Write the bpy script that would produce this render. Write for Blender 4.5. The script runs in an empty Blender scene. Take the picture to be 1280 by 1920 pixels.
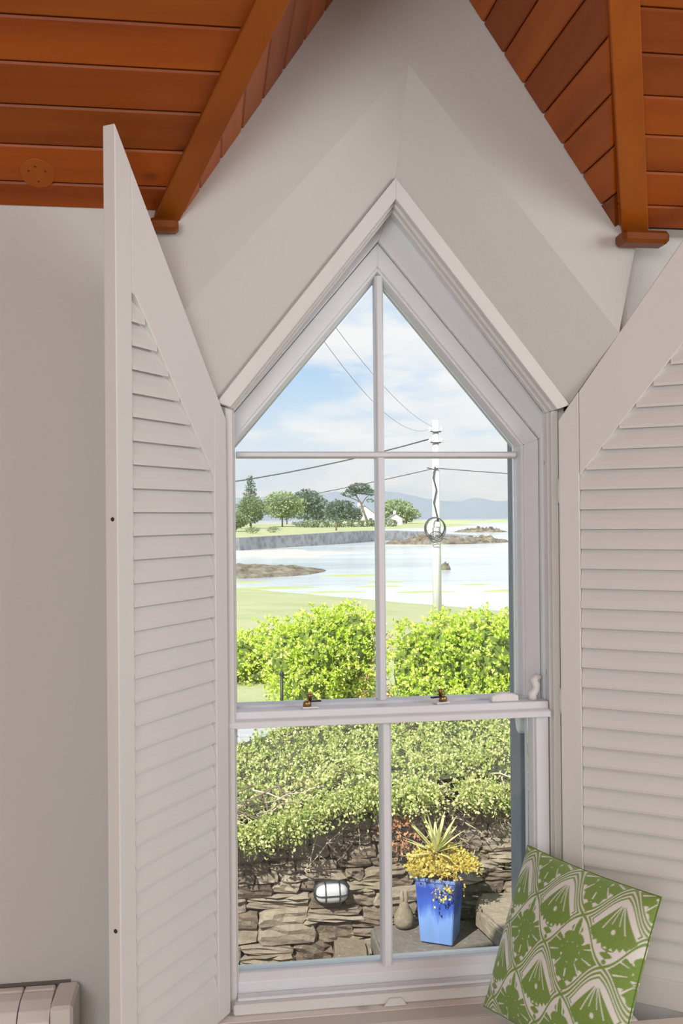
import bpy, bmesh, math, random
import numpy as np
from mathutils import Vector, Matrix, noise

SC = bpy.context.scene
COL = SC.collection
R = math.radians
rnd = random.Random(7)
nrg = np.random.default_rng(11)

# ------------------------------------------------------------------ camera
YAW, PITCH, ROLL, FPX = R(7.9), R(0.32), R(0.5), 1800.0
fwd = Vector((math.sin(YAW) * math.cos(PITCH), math.cos(YAW) * math.cos(PITCH), math.sin(PITCH)))
rgt = Vector((math.cos(YAW), -math.sin(YAW), 0))
upv = rgt.cross(fwd)
r2 = rgt * math.cos(ROLL) - upv * math.sin(ROLL)
u2 = upv * math.cos(ROLL) + rgt * math.sin(ROLL)
cam_d = bpy.data.cameras.new('camera')
cam = bpy.data.objects.new('camera', cam_d); COL.objects.link(cam)
M = Matrix((r2, u2, -fwd)).transposed().to_4x4()
M.translation = Vector((-.4426, -2.24, 1.60))
cam.matrix_world = M
cam_d.sensor_fit = 'VERTICAL'; cam_d.sensor_height = 36.0; cam_d.sensor_width = 24.0
cam_d.lens = 36.0 * FPX / 1920.0
cam_d.clip_start = .05; cam_d.clip_end = 6000
SC.camera = cam

# ------------------------------------------------------------------ light
SC.view_settings.view_transform = 'Standard'
SC.view_settings.look = 'None'
SC.view_settings.exposure = 0.0
SC.view_settings.gamma = 1.0
SC.view_settings.use_curve_mapping = False
SC.cycles.max_bounces = 10
SC.cycles.diffuse_bounces = 5
SC.cycles.transparent_max_bounces = 24
SC.cycles.caustics_reflective = False
SC.cycles.caustics_refractive = False


class N:
    """tiny node-graph writer"""
    def __init__(s, tree): s.t = tree
    def new(s, typ, **kw):
        n = s.t.nodes.new(typ)
        for k, v in kw.items(): setattr(n, k, v)
        return n
    def link(s, a, b): s.t.links.new(a, b)
    def setin(s, n, key, v):
        if v is None: return
        if isinstance(v, bpy.types.NodeSocket): s.link(v, n.inputs[key])
        else: n.inputs[key].default_value = v
    def math(s, op, a, b=None, clamp=False):
        n = s.new('ShaderNodeMath', operation=op, use_clamp=clamp)
        s.setin(n, 0, a); s.setin(n, 1, b); return n.outputs[0]
    def noise(s, vec, scale, detail=4, rough=.55, out='Fac', dist=0.0):
        n = s.new('ShaderNodeTexNoise'); s.setin(n, 'Vector', vec)
        n.inputs['Scale'].default_value = scale; n.inputs['Detail'].default_value = detail
        n.inputs['Roughness'].default_value = rough; n.inputs['Distortion'].default_value = dist
        return n.outputs[out]
    def mapping(s, vec, scale=(1, 1, 1), loc=(0, 0, 0), rot=(0, 0, 0)):
        n = s.new('ShaderNodeMapping'); s.setin(n, 'Vector', vec)
        n.inputs['Scale'].default_value = scale; n.inputs['Location'].default_value = loc
        n.inputs['Rotation'].default_value = rot
        return n.outputs[0]
    def ramp(s, fac, stops, interp='LINEAR'):
        n = s.new('ShaderNodeValToRGB'); s.setin(n, 'Fac', fac)
        e = n.color_ramp.elements; n.color_ramp.interpolation = interp
        while len(e) < len(stops): e.new(.5)
        for i, (p, c) in enumerate(stops):
            e[i].position = p; e[i].color = (*c, 1) if len(c) == 3 else c
        return n.outputs[0]
    def mix(s, fac, a, b, typ='MIX'):
        n = s.new('ShaderNodeMix', data_type='RGBA', blend_type=typ)
        s.setin(n, 0, fac)
        for k, v in ((6, a), (7, b)):
            if isinstance(v, (tuple, list)): v = (*v, 1) if len(v) == 3 else v
            s.setin(n, k, v)
        return n.outputs[2]
    def bump(s, h, strength, dist=.01):
        n = s.new('ShaderNodeBump'); s.setin(n, 'Height', h)
        n.inputs['Strength'].default_value = strength; n.inputs['Distance'].default_value = dist
        return n.outputs[0]


def setup_world():
    w = bpy.data.worlds.new('sky'); SC.world = w; w.use_nodes = True
    t = w.node_tree; t.nodes.clear(); g = N(t)
    tc = g.new('ShaderNodeTexCoord').outputs['Generated']
    sep = g.new('ShaderNodeSeparateXYZ'); g.link(tc, sep.inputs[0])
    z = g.math('MAXIMUM', sep.outputs[2], 0.0)
    den = g.math('ADD', z, .16)
    cmb = g.new('ShaderNodeCombineXYZ')
    g.link(g.math('DIVIDE', sep.outputs[0], den), cmb.inputs[0])
    g.link(g.math('DIVIDE', sep.outputs[1], den), cmb.inputs[1])
    pv = g.mapping(cmb.outputs[0], (1, 1, 1), (1.2, 1.9, 0))
    n1 = g.noise(pv, 1.15, 9, .56, dist=.25)
    cl = g.ramp(n1, [(.40, (0, 0, 0)), (.55, (1, 1, 1))], 'EASE')
    n2 = g.noise(pv, 3.1, 6, .5)
    ccol = g.ramp(n2, [(.3, (.86, .90, .96)), (.62, (1.0, 1.0, 1.0))])
    blue = g.ramp(z, [(0, (.77, .86, .97)), (.10, (.56, .76, .97)), (.3, (.38, .62, .95)), (1, (.20, .42, .82))])
    sky = g.mix(cl, blue, ccol)
    bg = g.new('ShaderNodeBackground'); g.link(sky, bg.inputs[0]); bg.inputs[1].default_value = 1.02
    o = g.new('ShaderNodeOutputWorld'); g.link(bg.outputs[0], o.inputs[0])
setup_world()


def add_light(name, typ, loc, energy, color=(1, 1, 1), target=None, direction=None, size=None, size_y=None, angle=None):
    d = bpy.data.lights.new(name, typ); d.energy = energy; d.color = color
    if size: d.shape = 'RECTANGLE'; d.size = size; d.size_y = size_y
    if angle is not None: d.angle = angle
    o = bpy.data.objects.new(name, d); COL.objects.link(o); o.location = loc
    v = Vector(direction) if direction else (Vector(target) - Vector(loc))
    o.rotation_euler = v.to_track_quat('-Z', 'Y').to_euler()
    return o

add_light('sun', 'SUN', (-5, -5, 12), 7.5, (1.0, .95, .86), direction=(.50, .60, -.74), angle=R(.6))
# area lights added to brighten the room, standing in for unseen windows
add_light('added_side_light', 'AREA', (2.5, -2.2, 2.0), 74, (.97, .985, 1.0), direction=(-1, .12, -.25), size=2.2, size_y=1.8)
add_light('added_back_light', 'AREA', (-1.5, -4.8, 2.1), 84, (.97, .985, 1.0), direction=(.1, 1, -.15), size=2.0, size_y=1.8)

# ------------------------------------------------------------------ materials
MATS = {}

def mat(name, build):
    m = bpy.data.materials.new(name); m.use_nodes = True
    t = m.node_tree; t.nodes.clear(); g = N(t)
    g.tc = g.new('ShaderNodeTexCoord')
    o = g.new('ShaderNodeOutputMaterial')
    sh = build(g)
    g.link(sh, o.inputs[0]); MATS[name] = m
    return m


def pbsdf(g, color, rough=.5, normal=None, metallic=0, spec=.5, **kw):
    n = g.new('ShaderNodeBsdfPrincipled')
    if isinstance(color, (tuple, list)): color = (*color, 1) if len(color) == 3 else color
    g.setin(n, 'Base Color', color); g.setin(n, 'Roughness', rough); g.setin(n, 'Metallic', metallic)
    g.setin(n, 'Specular IOR Level', spec)
    if normal is not None: g.link(normal, n.inputs['Normal'])
    for k, v in kw.items(): g.setin(n, k.replace('_', ' '), v)
    return n.outputs[0]


def simple(name, col, rough=.5, var=.06, scale=8, bump=0.0, bscale=60, metallic=0, spec=.5):
    def b(g):
        oc = g.tc.outputs['Object']
        n = g.noise(oc, scale, 3)
        c = g.mix(n, tuple(x * (1 - var) for x in col), tuple(min(1, x * (1 + var)) for x in col))
        nm = g.bump(g.noise(oc, bscale, 4), bump) if bump else None
        return pbsdf(g, c, rough, nm, metallic, spec)
    return mat(name, b)

simple('wall_paint', (.605, .595, .575), .85, .025, 2.5, .10, 140, spec=.25)
simple('trim_paint', (.74, .735, .72), .42, .02, 5, .05, 45)
simple('sash_paint', (.77, .79, .82), .35, .03, 14, .10, 40)
simple('shutter_paint', (.73, .72, .705), .45, .02, 4, .03, 60)
simple('heater_paint', (.74, .71, .68), .4, .02, 6)
simple('gap_shade', (.02, .018, .016), .8)
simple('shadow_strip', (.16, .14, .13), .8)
simple('brass', (.42, .27, .10), .32, .2, 40, metallic=1)
simple('dark_metal', (.05, .045, .045), .4, .2, 30, metallic=.6)
simple('black_metal', (.025, .027, .03), .5, .2, 30)
simple('screw_metal', (.55, .52, .48), .4, .1, 60, metallic=.7)
simple('white_plastic', (.84, .84, .83), .4, .02, 10)
simple('lens_plastic', (.50, .50, .52), .25, .03, 10)
simple('floor_wood', (.68, .63, .56), .5, .15, 3)
simple('house_render', (.8, .79, .77), .8, .05, 3)
simple('slate', (.20, .21, .23), .7, .15, 4)
simple('far_glass', (.10, .12, .15), .15, .1, 4)
simple('soil', (.06, .045, .03), .95, .3, 40, .6, 60)
simple('bark', (.19, .145, .11), .9, .3, 9, .6, 40)
simple('pale_twig', (.50, .42, .32), .85, .25, 30)
simple('dry_leaf', (.42, .22, .12), .8, .3, 30)
simple('weathered_pole', (.66, .66, .66), .8, .08, 5, .3, 30)
simple('wire_black', (.07, .07, .08), .6, .1, 20)
simple('outer_lining', (.20, .225, .265), .55, .25, 9, .2, 50)
simple('outer_wall', (.70, .69, .67), .85, .04, 3, .2, 30)


def wood_mat(name, sc_axis, base, dark, light, rough=.33):
    def b(g):
        oc = g.tc.outputs['Object']
        oi = g.new('ShaderNodeObjectInfo').outputs['Random']
        off = g.new('ShaderNodeCombineXYZ'); g.link(g.math('MULTIPLY', oi, 37.0), off.inputs[0]); g.link(g.math('MULTIPLY', oi, 19.0), off.inputs[1])
        av = g.new('ShaderNodeVectorMath', operation='ADD'); g.link(oc, av.inputs[0]); g.link(off.outputs[0], av.inputs[1])
        mp = g.mapping(av.outputs[0], sc_axis)
        n1 = g.noise(mp, 5.0, 6, .6, dist=.6)
        n2 = g.noise(mp, 1.3, 3, .5)
        c = g.ramp(n1, [(.25, dark), (.5, base), (.78, light)])
        c = g.mix(g.ramp(n2, [(.35, (0, 0, 0)), (.7, (1, 1, 1))]), c, g.mix(.5, c, dark))
        hs = g.new('ShaderNodeHueSaturation'); g.link(c, hs.inputs['Color'])
        mr = g.new('ShaderNodeMapRange'); g.link(oi, mr.inputs[0]); mr.inputs[3].default_value = .72; mr.inputs[4].default_value = 1.22
        g.link(mr.outputs[0], hs.inputs['Value'])
        kn = g.new('ShaderNodeTexVoronoi'); g.setin(kn, 'Vector', g.mapping(av.outputs[0], tuple(min(1, s) if s > .9 else .55 for s in sc_axis)))
        kn.inputs['Scale'].default_value = 7
        kf = g.ramp(kn.outputs['Distance'], [(.0, (1, 1, 1)), (.045, (.6, .6, .6)), (.10, (0, 0, 0))])
        c2 = g.mix(g.math('MULTIPLY', kf, .75), hs.outputs[0], tuple(x * .35 for x in dark))
        return pbsdf(g, c2, rough + .1, g.bump(n1, .08, .004), spec=.28)
    return mat(name, b)

WB, WD, WL = (.34, .074, .004), (.20, .036, .002), (.43, .115, .008)
wood_mat('wood_along_x', (.10, 1.6, 1.6), WB, WD, WL)
wood_mat('wood_along_y', (1.6, .12, 1.6), WB, WD, WL)
wood_mat('wood_trim', (1.2, .5, .5), (.29, .073, .005), (.20, .042, .003), (.35, .098, .008), .3)
wood_mat('limed_board', (.12, 1.6, 1.6), (.82, .77, .72), (.70, .60, .50), (.86, .83, .79), .42)


def glass_build(g):
    tr = g.new('ShaderNodeBsdfTransparent'); tr.inputs[0].default_value = (.97, .98, .98, 1)
    gl = g.new('ShaderNodeBsdfGlossy'); gl.inputs['Roughness'].default_value = .02
    gl.inputs['Color'].default_value = (.9, .93, .95, 1)
    fr = g.new('ShaderNodeFresnel'); fr.inputs['IOR'].default_value = 1.45
    ms = g.new('ShaderNodeMixShader'); g.link(g.math('MULTIPLY', fr.outputs[0], .8), ms.inputs[0])
    g.link(tr.outputs[0], ms.inputs[1]); g.link(gl.outputs[0], ms.inputs[2])
    return ms.outputs[0]
mat('window_glass', glass_build)


def leaf_mat(name, cols, trans=.35, rough=.5):
    def b(g):
        rp = g.new('ShaderNodeNewGeometry').outputs['Random Per Island']
        n = g.noise(g.tc.outputs['Object'], 2.2, 2)
        f = g.math('ADD', g.math('MULTIPLY', rp, .75), g.math('MULTIPLY', g.math('SUBTRACT', n, .35), .6), clamp=True)
        k = len(cols)
        c = g.ramp(f, [(i / (k - 1), cc) for i, cc in enumerate(cols)])
        p = pbsdf(g, c, rough, spec=.3)
        tl = g.new('ShaderNodeBsdfTranslucent'); g.link(g.mix(.5, c, g.mix(1.0, c, (1.0, 1.0, .5), 'MULTIPLY')), tl.inputs[0])
        ms = g.new('ShaderNodeMixShader'); ms.inputs[0].default_value = trans
        g.link(p, ms.inputs[1]); g.link(tl.outputs[0], ms.inputs[2])
        return ms.outputs[0]
    return mat(name, b)

leaf_mat('leaf_cotoneaster', [(.24, .34, .11), (.42, .53, .17), (.60, .66, .26), (.74, .72, .38), (.78, .62, .42)])
leaf_mat('leaf_lime', [(.26, .44, .04), (.50, .68, .06), (.70, .82, .12), (.80, .85, .28), (.82, .68, .42)])
leaf_mat('leaf_yellow', [(.45, .42, .10), (.66, .56, .14), (.80, .66, .20), (.82, .60, .28)])
leaf_mat('leaf_far_green', [(.17, .23, .13), (.27, .34, .18), (.38, .44, .25)])  # leaf_far colours are lightened to stand in for distance haze
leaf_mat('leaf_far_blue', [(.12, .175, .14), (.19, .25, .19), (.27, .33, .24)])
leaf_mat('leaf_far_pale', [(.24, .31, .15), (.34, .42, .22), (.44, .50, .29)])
leaf_mat('leaf_yucca', [(.45, .50, .20), (.62, .62, .28), (.72, .68, .38)], .2)


def stone_build(cols, mossy=.25):
    def b(g):
        oc = g.tc.outputs['Object']; oi = g.new('ShaderNodeObjectInfo').outputs['Random']
        geo = g.new('ShaderNodeNewGeometry').outputs['Position']
        n1 = g.noise(geo, 14, 8, .65)
        n2 = g.noise(geo, 4.0, 4)
        k = len(cols)
        f = g.math('ADD', g.math('MULTIPLY', oi, .5), g.math('MULTIPLY', n1, .5))
        c = g.ramp(f, [(.22 + .56 * i / (k - 1), cc) for i, cc in enumerate(cols)])
        lich = g.ramp(g.noise(geo, 30, 5, .7), [(.58, (0, 0, 0)), (.70, (1, 1, 1))])
        c = g.mix(g.math('MULTIPLY', lich, .55), c, (.40, .385, .34))
        ms = g.ramp(n2, [(.56, (0, 0, 0)), (.70, (1, 1, 1))])
        c = g.mix(g.math('MULTIPLY', ms, mossy), c, (.20, .22, .05))
        return pbsdf(g, c, .9, g.bump(n1, .8, .02), spec=.2)
    return b
mat('stone', stone_build([(.10, .075, .055), (.19, .15, .11), (.25, .205, .155), (.31, .27, .21)]))
mat('stone_pale', stone_build([(.20, .165, .12), (.28, .235, .175), (.35, .30, .235)], .15))
mat('paving', stone_build([(.15, .13, .115), (.20, .18, .16), (.25, .23, .205)], .12))
mat('mortar', stone_build([(.13, .105, .08), (.20, .165, .125), (.26, .22, .17)], .3))
def rock_build(g):
    geo = g.new('ShaderNodeNewGeometry').outputs['Position']
    n = g.noise(g.mapping(geo, (1, .4, 2)), .9, 8, .75)
    c = g.ramp(n, [(.30, (.05, .045, .04)), (.45, (.16, .13, .09)), (.55, (.22, .20, .17)), (.68, (.30, .32, .12))])
    return pbsdf(g, c, .9, g.bump(n, .8, .3), spec=.15)
mat('shore_rock', rock_build)


def far_wall_build(g):
    geo = g.new('ShaderNodeNewGeometry').outputs['Position']
    v = g.new('ShaderNodeTexVoronoi'); g.setin(v, 'Vector', geo); v.inputs['Scale'].default_value = .9
    n = g.noise(geo, .6, 6, .7)
    c = g.ramp(g.math('ADD', g.math('MULTIPLY', v.outputs['Distance'], .4), g.math('MULTIPLY', n, .6)), [(.3, (.20, .20, .20)), (.6, (.40, .39, .38))])
    return pbsdf(g, c, .9)
mat('sea_wall_stone', far_wall_build)


def grass_build(g):
    geo = g.new('ShaderNodeNewGeometry').outputs['Position']
    n = g.noise(geo, .35, 6, .6); n2 = g.noise(geo, 9, 4, .6)
    c = g.ramp(g.math('ADD', g.math('MULTIPLY', n, .7), g.math('MULTIPLY', n2, .3)), [(.3, (.30, .34, .16)), (.5, (.38, .40, .22)), (.7, (.43, .42, .28))])
    return pbsdf(g, c, .95, g.bump(n2, .4, .05), spec=.1)
mat('grass_pale', grass_build)

def road_build(g):
    geo = g.new('ShaderNodeNewGeometry').outputs['Position']
    n = g.noise(geo, 6, 6, .6)
    return pbsdf(g, g.ramp(n, [(.3, (.34, .35, .37)), (.7, (.44, .45, .47))]), .9, spec=.2)
mat('road_grey', road_build)

def water_build(g):
    geo = g.new('ShaderNodeNewGeometry').outputs['Position']
    mp = g.mapping(geo, (.25, 1.0, 1))
    n = g.noise(mp, .55, 5, .55)
    n2 = g.noise(g.mapping(geo, (.12, .5, 1)), .12, 3)
    c = g.ramp(n2, [(.35, (.42, .47, .50)), (.65, (.66, .70, .72))])
    return pbsdf(g, c, .16, g.bump(n, .35, .22), spec=.6)
mat('sea_water', water_build)
simple('sand', (.46, .44, .41), .9, .06, .3)
simple('algae', (.36, .40, .15), .85, .2, .5)
simple('mountain', (.13, .20, .29), .95, .2, .01, spec=0)  # bluish base colour takes on part of the distance haze
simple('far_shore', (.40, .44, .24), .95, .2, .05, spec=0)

def glaze_build(g):
    oc = g.tc.outputs['Object']
    sep = g.new('ShaderNodeSeparateXYZ'); g.link(oc, sep.inputs[0])
    st = g.noise(g.mapping(oc, (16, 16, 2.2)), 1.2, 5, .6)
    h = g.math('ADD', g.math('DIVIDE', sep.outputs[2], .37), g.math('MULTIPLY', g.math('SUBTRACT', st, .5), .75))
    c = g.ramp(h, [(.05, (.14, .25, .50)), (.38, (.17, .30, .62)), (.56, (.05, .11, .46)), (.84, (.025, .065, .34)), (.97, (.14, .22, .48))])
    return pbsdf(g, c, .18, spec=.6)
mat('blue_glaze', glaze_build)

def cushion_build(g):
    a = g.new('ShaderNodeAttribute'); a.attribute_name = 'print'
    oc = g.tc.outputs['Object']
    w = g.noise(oc, 320, 2)
    c = g.mix(g.math('MULTIPLY', w, .18), a.outputs['Color'], (.75, .75, .6))
    return pbsdf(g, c, .9, g.bump(w, .25, .002), spec=.15, Sheen_Weight=.2)
mat('printed_cotton', cushion_build)
simple('green_piping', (.13, .25, .02), .85, .1, 60, .3, 300)


# ------------------------------------------------------------------ object helpers
def tag(o, label=None, cat=None, group=None, kind=None):
    if label: o['label'] = label
    if cat: o['category'] = cat
    if group: o['group'] = group
    if kind: o['kind'] = kind
    return o

def link(o, parent=None):
    COL.objects.link(o)
    if parent is not None: o.parent = parent
    return o

def empty(name, loc=(0, 0, 0), rz=0.0, parent=None):
    o = bpy.data.objects.new(name, None); o.location = loc; o.rotation_euler = (0, 0, rz); o.empty_display_size = .05
    return link(o, parent)

def smooth(me, on=True):
    me.polygons.foreach_set('use_smooth', [on] * len(me.polygons))

def mesh(name, verts, faces, m, parent=None, sm=False, bevel=0.0, seg=1):
    me = bpy.data.meshes.new(name)
    me.from_pydata([tuple(v) for v in verts], [], faces)
    if bevel:
        bm = bmesh.new(); bm.from_mesh(me)
        bmesh.ops.recalc_face_normals(bm, faces=bm.faces)
        bmesh.ops.bevel(bm, geom=list(bm.edges), offset=bevel, segments=seg, affect='EDGES', clamp_overlap=True)
        bm.to_mesh(me); bm.free()
    else:
        bm = bmesh.new(); bm.from_mesh(me); bmesh.ops.recalc_face_normals(bm, faces=bm.faces); bm.to_mesh(me); bm.free()
    if sm: smooth(me)
    if m: me.materials.append(MATS[m])
    o = bpy.data.objects.new(name, me)
    return link(o, parent)

def prism(name, poly, O, E1, E2, Nn, d0, d1, m, parent=None, bevel=.0015, poly_b=None):
    """polygon in the plane (O,E1,E2), pushed along Nn from d0 to d1; poly_b = outline at d1"""
    O, E1, E2, Nn = map(Vector, (O, E1, E2, Nn))
    pb = poly_b or poly
    n = len(poly)
    vs = [O + E1 * a + E2 * b + Nn * d0 for a, b in poly] + [O + E1 * a + E2 * b + Nn * d1 for a, b in pb]
    fs = [list(range(n)), list(range(2 * n - 1, n - 1, -1))]
    fs += [[i, (i + 1) % n, n + (i + 1) % n, n + i] for i in range(n)]
    return mesh(name, vs, fs, m, parent, bevel=bevel)

def xz(name, poly, y0, y1, m, parent=None, bevel=.0015, poly_b=None):
    return prism(name, poly, (0, 0, 0), (1, 0, 0), (0, 0, 1), (0, 1, 0), y0, y1, m, parent, bevel, poly_b)

def box(name, a, b, m, parent=None, bevel=.002):
    return prism(name, [(a[0], a[1]), (b[0], a[1]), (b[0], b[1]), (a[0], b[1])], (0, 0, 0), (1, 0, 0), (0, 1, 0), (0, 0, 1), a[2], b[2], m, parent, bevel)

def tube(name, pts, r, m, parent=None, sides=8, closed=False, raw=False):
    pts = [Vector(p) for p in pts]; n = len(pts)
    rs = r if isinstance(r, (list, tuple)) else [r] * n
    vs, fs = [], []
    prev = None
    for i, p in enumerate(pts):
        a = pts[(i - 1) % n] if (closed or i > 0) else p
        b = pts[(i + 1) % n] if (closed or i < n - 1) else p
        t = (b - a).normalized()
        if prev is None:
            h = Vector((0, 0, 1)) if abs(t.z) < .9 else Vector((1, 0, 0))
            e1 = t.cross(h).normalized()
        else:
            e1 = (prev - t * prev.dot(t)).normalized()
        prev = e1; e2 = t.cross(e1)
        for k in range(sides):
            an = 2 * math.pi * k / sides
            vs.append(p + (e1 * math.cos(an) + e2 * math.sin(an)) * rs[i])
    rng = n if closed else n - 1
    for i in range(rng):
        j = (i + 1) % n
        for k in range(sides):
            k2 = (k + 1) % sides
            fs.append([i * sides + k, i * sides + k2, j * sides + k2, j * sides + k])
    if not closed:
        fs.append(list(range(sides))[::-1]); fs.append([(n - 1) * sides + k for k in range(sides)])
    if raw: return vs, fs
    return mesh(name, vs, fs, m, parent, sm=True)

def lathe(name, prof, m, parent=None, loc=(0, 0, 0), axis='Z', sides=20, sx=1, sy=1):
    vs, fs = [], []
    for r, z in prof:
        for k in range(sides):
            a = 2 * math.pi * k / sides
            p = (r * math.cos(a) * sx, r * math.sin(a) * sy, z)
            if axis == 'Y': p = (p[0], p[2], p[1])
            if axis == 'X': p = (p[2], p[0], p[1])
            vs.append((p[0] + loc[0], p[1] + loc[1], p[2] + loc[2]))
    for i in range(len(prof) - 1):
        for k in range(sides):
            k2 = (k + 1) % sides
            fs.append([i * sides + k, i * sides + k2, (i + 1) * sides + k2, (i + 1) * sides + k])
    fs.append(list(range(sides))[::-1]); fs.append([(len(prof) - 1) * sides + k for k in range(sides)])
    return mesh(name, vs, fs, m, parent, sm=True)

def fast_mesh(name, V, F, m, parent=None, sm=False):
    """V (n,3) float array, F (k,4) or (k,3) int array"""
    me = bpy.data.meshes.new(name)
    k = F.shape[1]
    me.vertices.add(len(V)); me.vertices.foreach_set('co', np.ascontiguousarray(V, dtype=np.float32).ravel())
    me.loops.add(F.size); me.loops.foreach_set('vertex_index', np.ascontiguousarray(F, dtype=np.int32).ravel())
    me.polygons.add(len(F)); me.polygons.foreach_set('loop_start', np.arange(0, F.size, k, dtype=np.int32))
    me.update(calc_edges=True)
    if sm: smooth(me)
    me.materials.append(MATS[m])
    return link(bpy.data.objects.new(name, me), parent)

def leaves(name, P, D, size, m, parent=None, width=.5):
    """one diamond leaf at each P pointing along D"""
    n = len(P)
    D = D / (np.linalg.norm(D, axis=1, keepdims=True) + 1e-9)
    rv = nrg.normal(size=(n, 3)); S = np.cross(D, rv); S /= (np.linalg.norm(S, axis=1, keepdims=True) + 1e-9)
    U = np.cross(D, S)
    s = np.asarray(size).reshape(-1, 1) * np.ones((n, 1))
    V = np.empty((n, 4, 3))
    V[:, 0] = P; V[:, 1] = P + D * s * .45 + S * s * width * .5 + U * s * .08
    V[:, 2] = P + D * s; V[:, 3] = P + D * s * .45 - S * s * width * .5 + U * s * .08
    F = np.arange(n * 4).reshape(n, 4)
    return fast_mesh(name, V.reshape(-1, 3), F, m, parent)

def sprays(starts, dirs, length, per, jit=.35):
    """leaf positions and directions along short arching twigs"""
    n = len(starts)
    D = dirs / (np.linalg.norm(dirs, axis=1, keepdims=True) + 1e-9)
    t = np.linspace(.1, 1, per)[None, :, None]
    L = (length * nrg.uniform(.6, 1.3, size=(n, 1, 1)))
    sag = np.zeros((n, per, 3)); sag[..., 2] = -(t[..., 0] ** 2) * .35 * L[..., 0]
    P = starts[:, None, :] + D[:, None, :] * t * L + sag
    LD = D[:, None, :] * .6 + nrg.normal(size=(n, per, 3)) * (jit * 1.8)
    return P.reshape(-1, 3), LD.reshape(-1, 3)

# ================================================================== THE ROOM
SEAT = .452
YW = -.09                      # room face of the gable wall
EAVE = 2.278
NS = .70                       # rise of the main roof slope towards the room
AX, AZ, DM = .0114, 3.0126, 1.4645  # dormer ridge and slope

def quads(name, polys, m, parent=None):
    vs, fs = [], []
    for p in polys:
        fs.append(list(range(len(vs), len(vs) + len(p)))); vs += p
    me = bpy.data.meshes.new(name); me.from_pydata(vs, [], fs); me.materials.append(MATS[m])
    return link(bpy.data.objects.new(name, me), parent)

O_AP = (.020, 2.635)
def o_line(x): return O_AP[1] - (1.12 if x < O_AP[0] else 1.21) * abs(x - O_AP[0])
OLX, ORX = -.52, .520
ol, orr = o_line(OLX), o_line(ORX)
GL, GR = AX - (AZ - EAVE) / DM, AX + (AZ - EAVE) / DM       # feet of the dormer slopes
WT = EAVE + .030                                            # wall runs up behind the boards
YP = -.03                                                   # shallow recess behind the right shutter
C_AP, C_A, C_S, C_M = (.003, 2.407), .425, 1.868, 1.262   # casing outline at y=0
cL, cR = C_AP[0] - C_A, C_AP[0] + C_A
P = lambda x, y, z: (x, y, z)
wall_polys = [
    [P(-2.6, YW, 0), P(OLX, YW, 0), P(OLX, YW, ol), P(GL, YW, EAVE), P(GL, YW, WT), P(-2.6, YW, WT)],
    [P(OLX, YW, ol), P(O_AP[0], YW, O_AP[1]), P(AX, YW, AZ + .02), P(GL, YW, WT + .01), P(GL, YW, EAVE)],
    [P(O_AP[0], YW, O_AP[1]), P(ORX, YW, orr), P(.562, YW, 2.231), P(.572, YW, WT), P(GR, YW, WT), P(AX, YW, AZ + .02)],
    [P(OLX, YW, 0), P(ORX, YW, 0), P(ORX, YW, SEAT - .03), P(OLX, YW, SEAT - .03)],
    # edge and recess behind the shutter
    [P(ORX, YW, orr), P(cR, 0, C_S), P(.57, YP, orr)],
    [P(ORX, YW, orr), P(.57, YP, orr), P(.562, YP, 2.231), P(.562, YW, 2.231)],
    [P(.562, YW, 2.231), P(.562, YP, 2.231), P(.572, YP, WT), P(.572, YW, WT)],
    [P(.57, YP, 0), P(2.6, YP, 0), P(2.6, YP, WT), P(.55, YP, WT), P(.55, YP, orr), P(.57, YP, orr)],
    [P(.50, YW + .001, EAVE), P(.50, YP, EAVE), P(2.6, YP, EAVE), P(2.6, YW + .001, EAVE)],
    # splayed reveals
    [P(OLX, YW, .3), P(cL, 0, .3), P(cL, 0, C_S), P(OLX, YW, ol)],
    [P(cR, 0, .0), P(.57, YP, .0), P(.57, YP, orr), P(cR, 0, C_S)],
    [P(OLX, YW, ol), P(cL, 0, C_S), P(C_AP[0], 0, C_AP[1]), P(O_AP[0], YW, O_AP[1])],
    [P(O_AP[0], YW, O_AP[1]), P(C_AP[0], 0, C_AP[1]), P(cR, 0, C_S), P(ORX, YW, orr)],
]
tag(quads('wall_front', wall_polys, 'wall_paint'), 'grey-white plastered gable wall around the pointed window', kind='structure')
side_prof = [(-4.9, 0), (.1, 0), (.1, EAVE), (YW, EAVE + .03), (-1.75, EAVE + .03 + (YW + 1.75) * NS), (-4.9, EAVE + .03 + (YW + 1.75) * NS)]
for nm, x0 in (('wall_left', -2.72), ('wall_right', 2.6)):
    tag(prism(nm, side_prof, (x0, 0, 0), (0, 1, 0), (0, 0, 1), (1, 0, 0), 0, .12, 'wall_paint', None, 0), 'grey-white side wall of the room', kind='structure')
tag(box('wall_back', (-2.72, -5.0, 0), (2.72, -4.9, 3.48), 'wall_paint', bevel=0), 'grey-white wall behind the viewer', kind='structure')
tag(box('floor', (-2.7, -5.0, -.12), (2.7, .0, 0), 'floor_wood', bevel=0), 'wooden floor of the room', kind='structure')

# outer leaf of the house wall, seen only from outside, with the window hole
hx0, hx1, hs, ha = -.455, .415, 1.875, 2.40
outer = [
    [P(-3, .16, -1.3), P(hx0, .16, -1.3), P(hx0, .16, hs), P(-.0, .16, 3.15), P(-3, .16, 2.3)],
    [P(hx1, .16, -1.3), P(3, .16, -1.3), P(3, .16, 2.3), P(-.0, .16, 3.15), P(hx1, .16, hs)],
    [P(hx0, .16, hs), P(-.02, .16, ha), P(-.0, .16, 3.15)], [P(hx1, .16, hs), P(-.0, .16, 3.15), P(-.02, .16, ha)],
    [P(hx0, .16, -1.3), P(hx1, .16, -1.3), P(hx1, .16, .44), P(hx0, .16, .44)],
]
tag(quads('wall_outer', outer, 'outer_wall'), 'outer face of the house wall', kind='structure')

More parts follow.
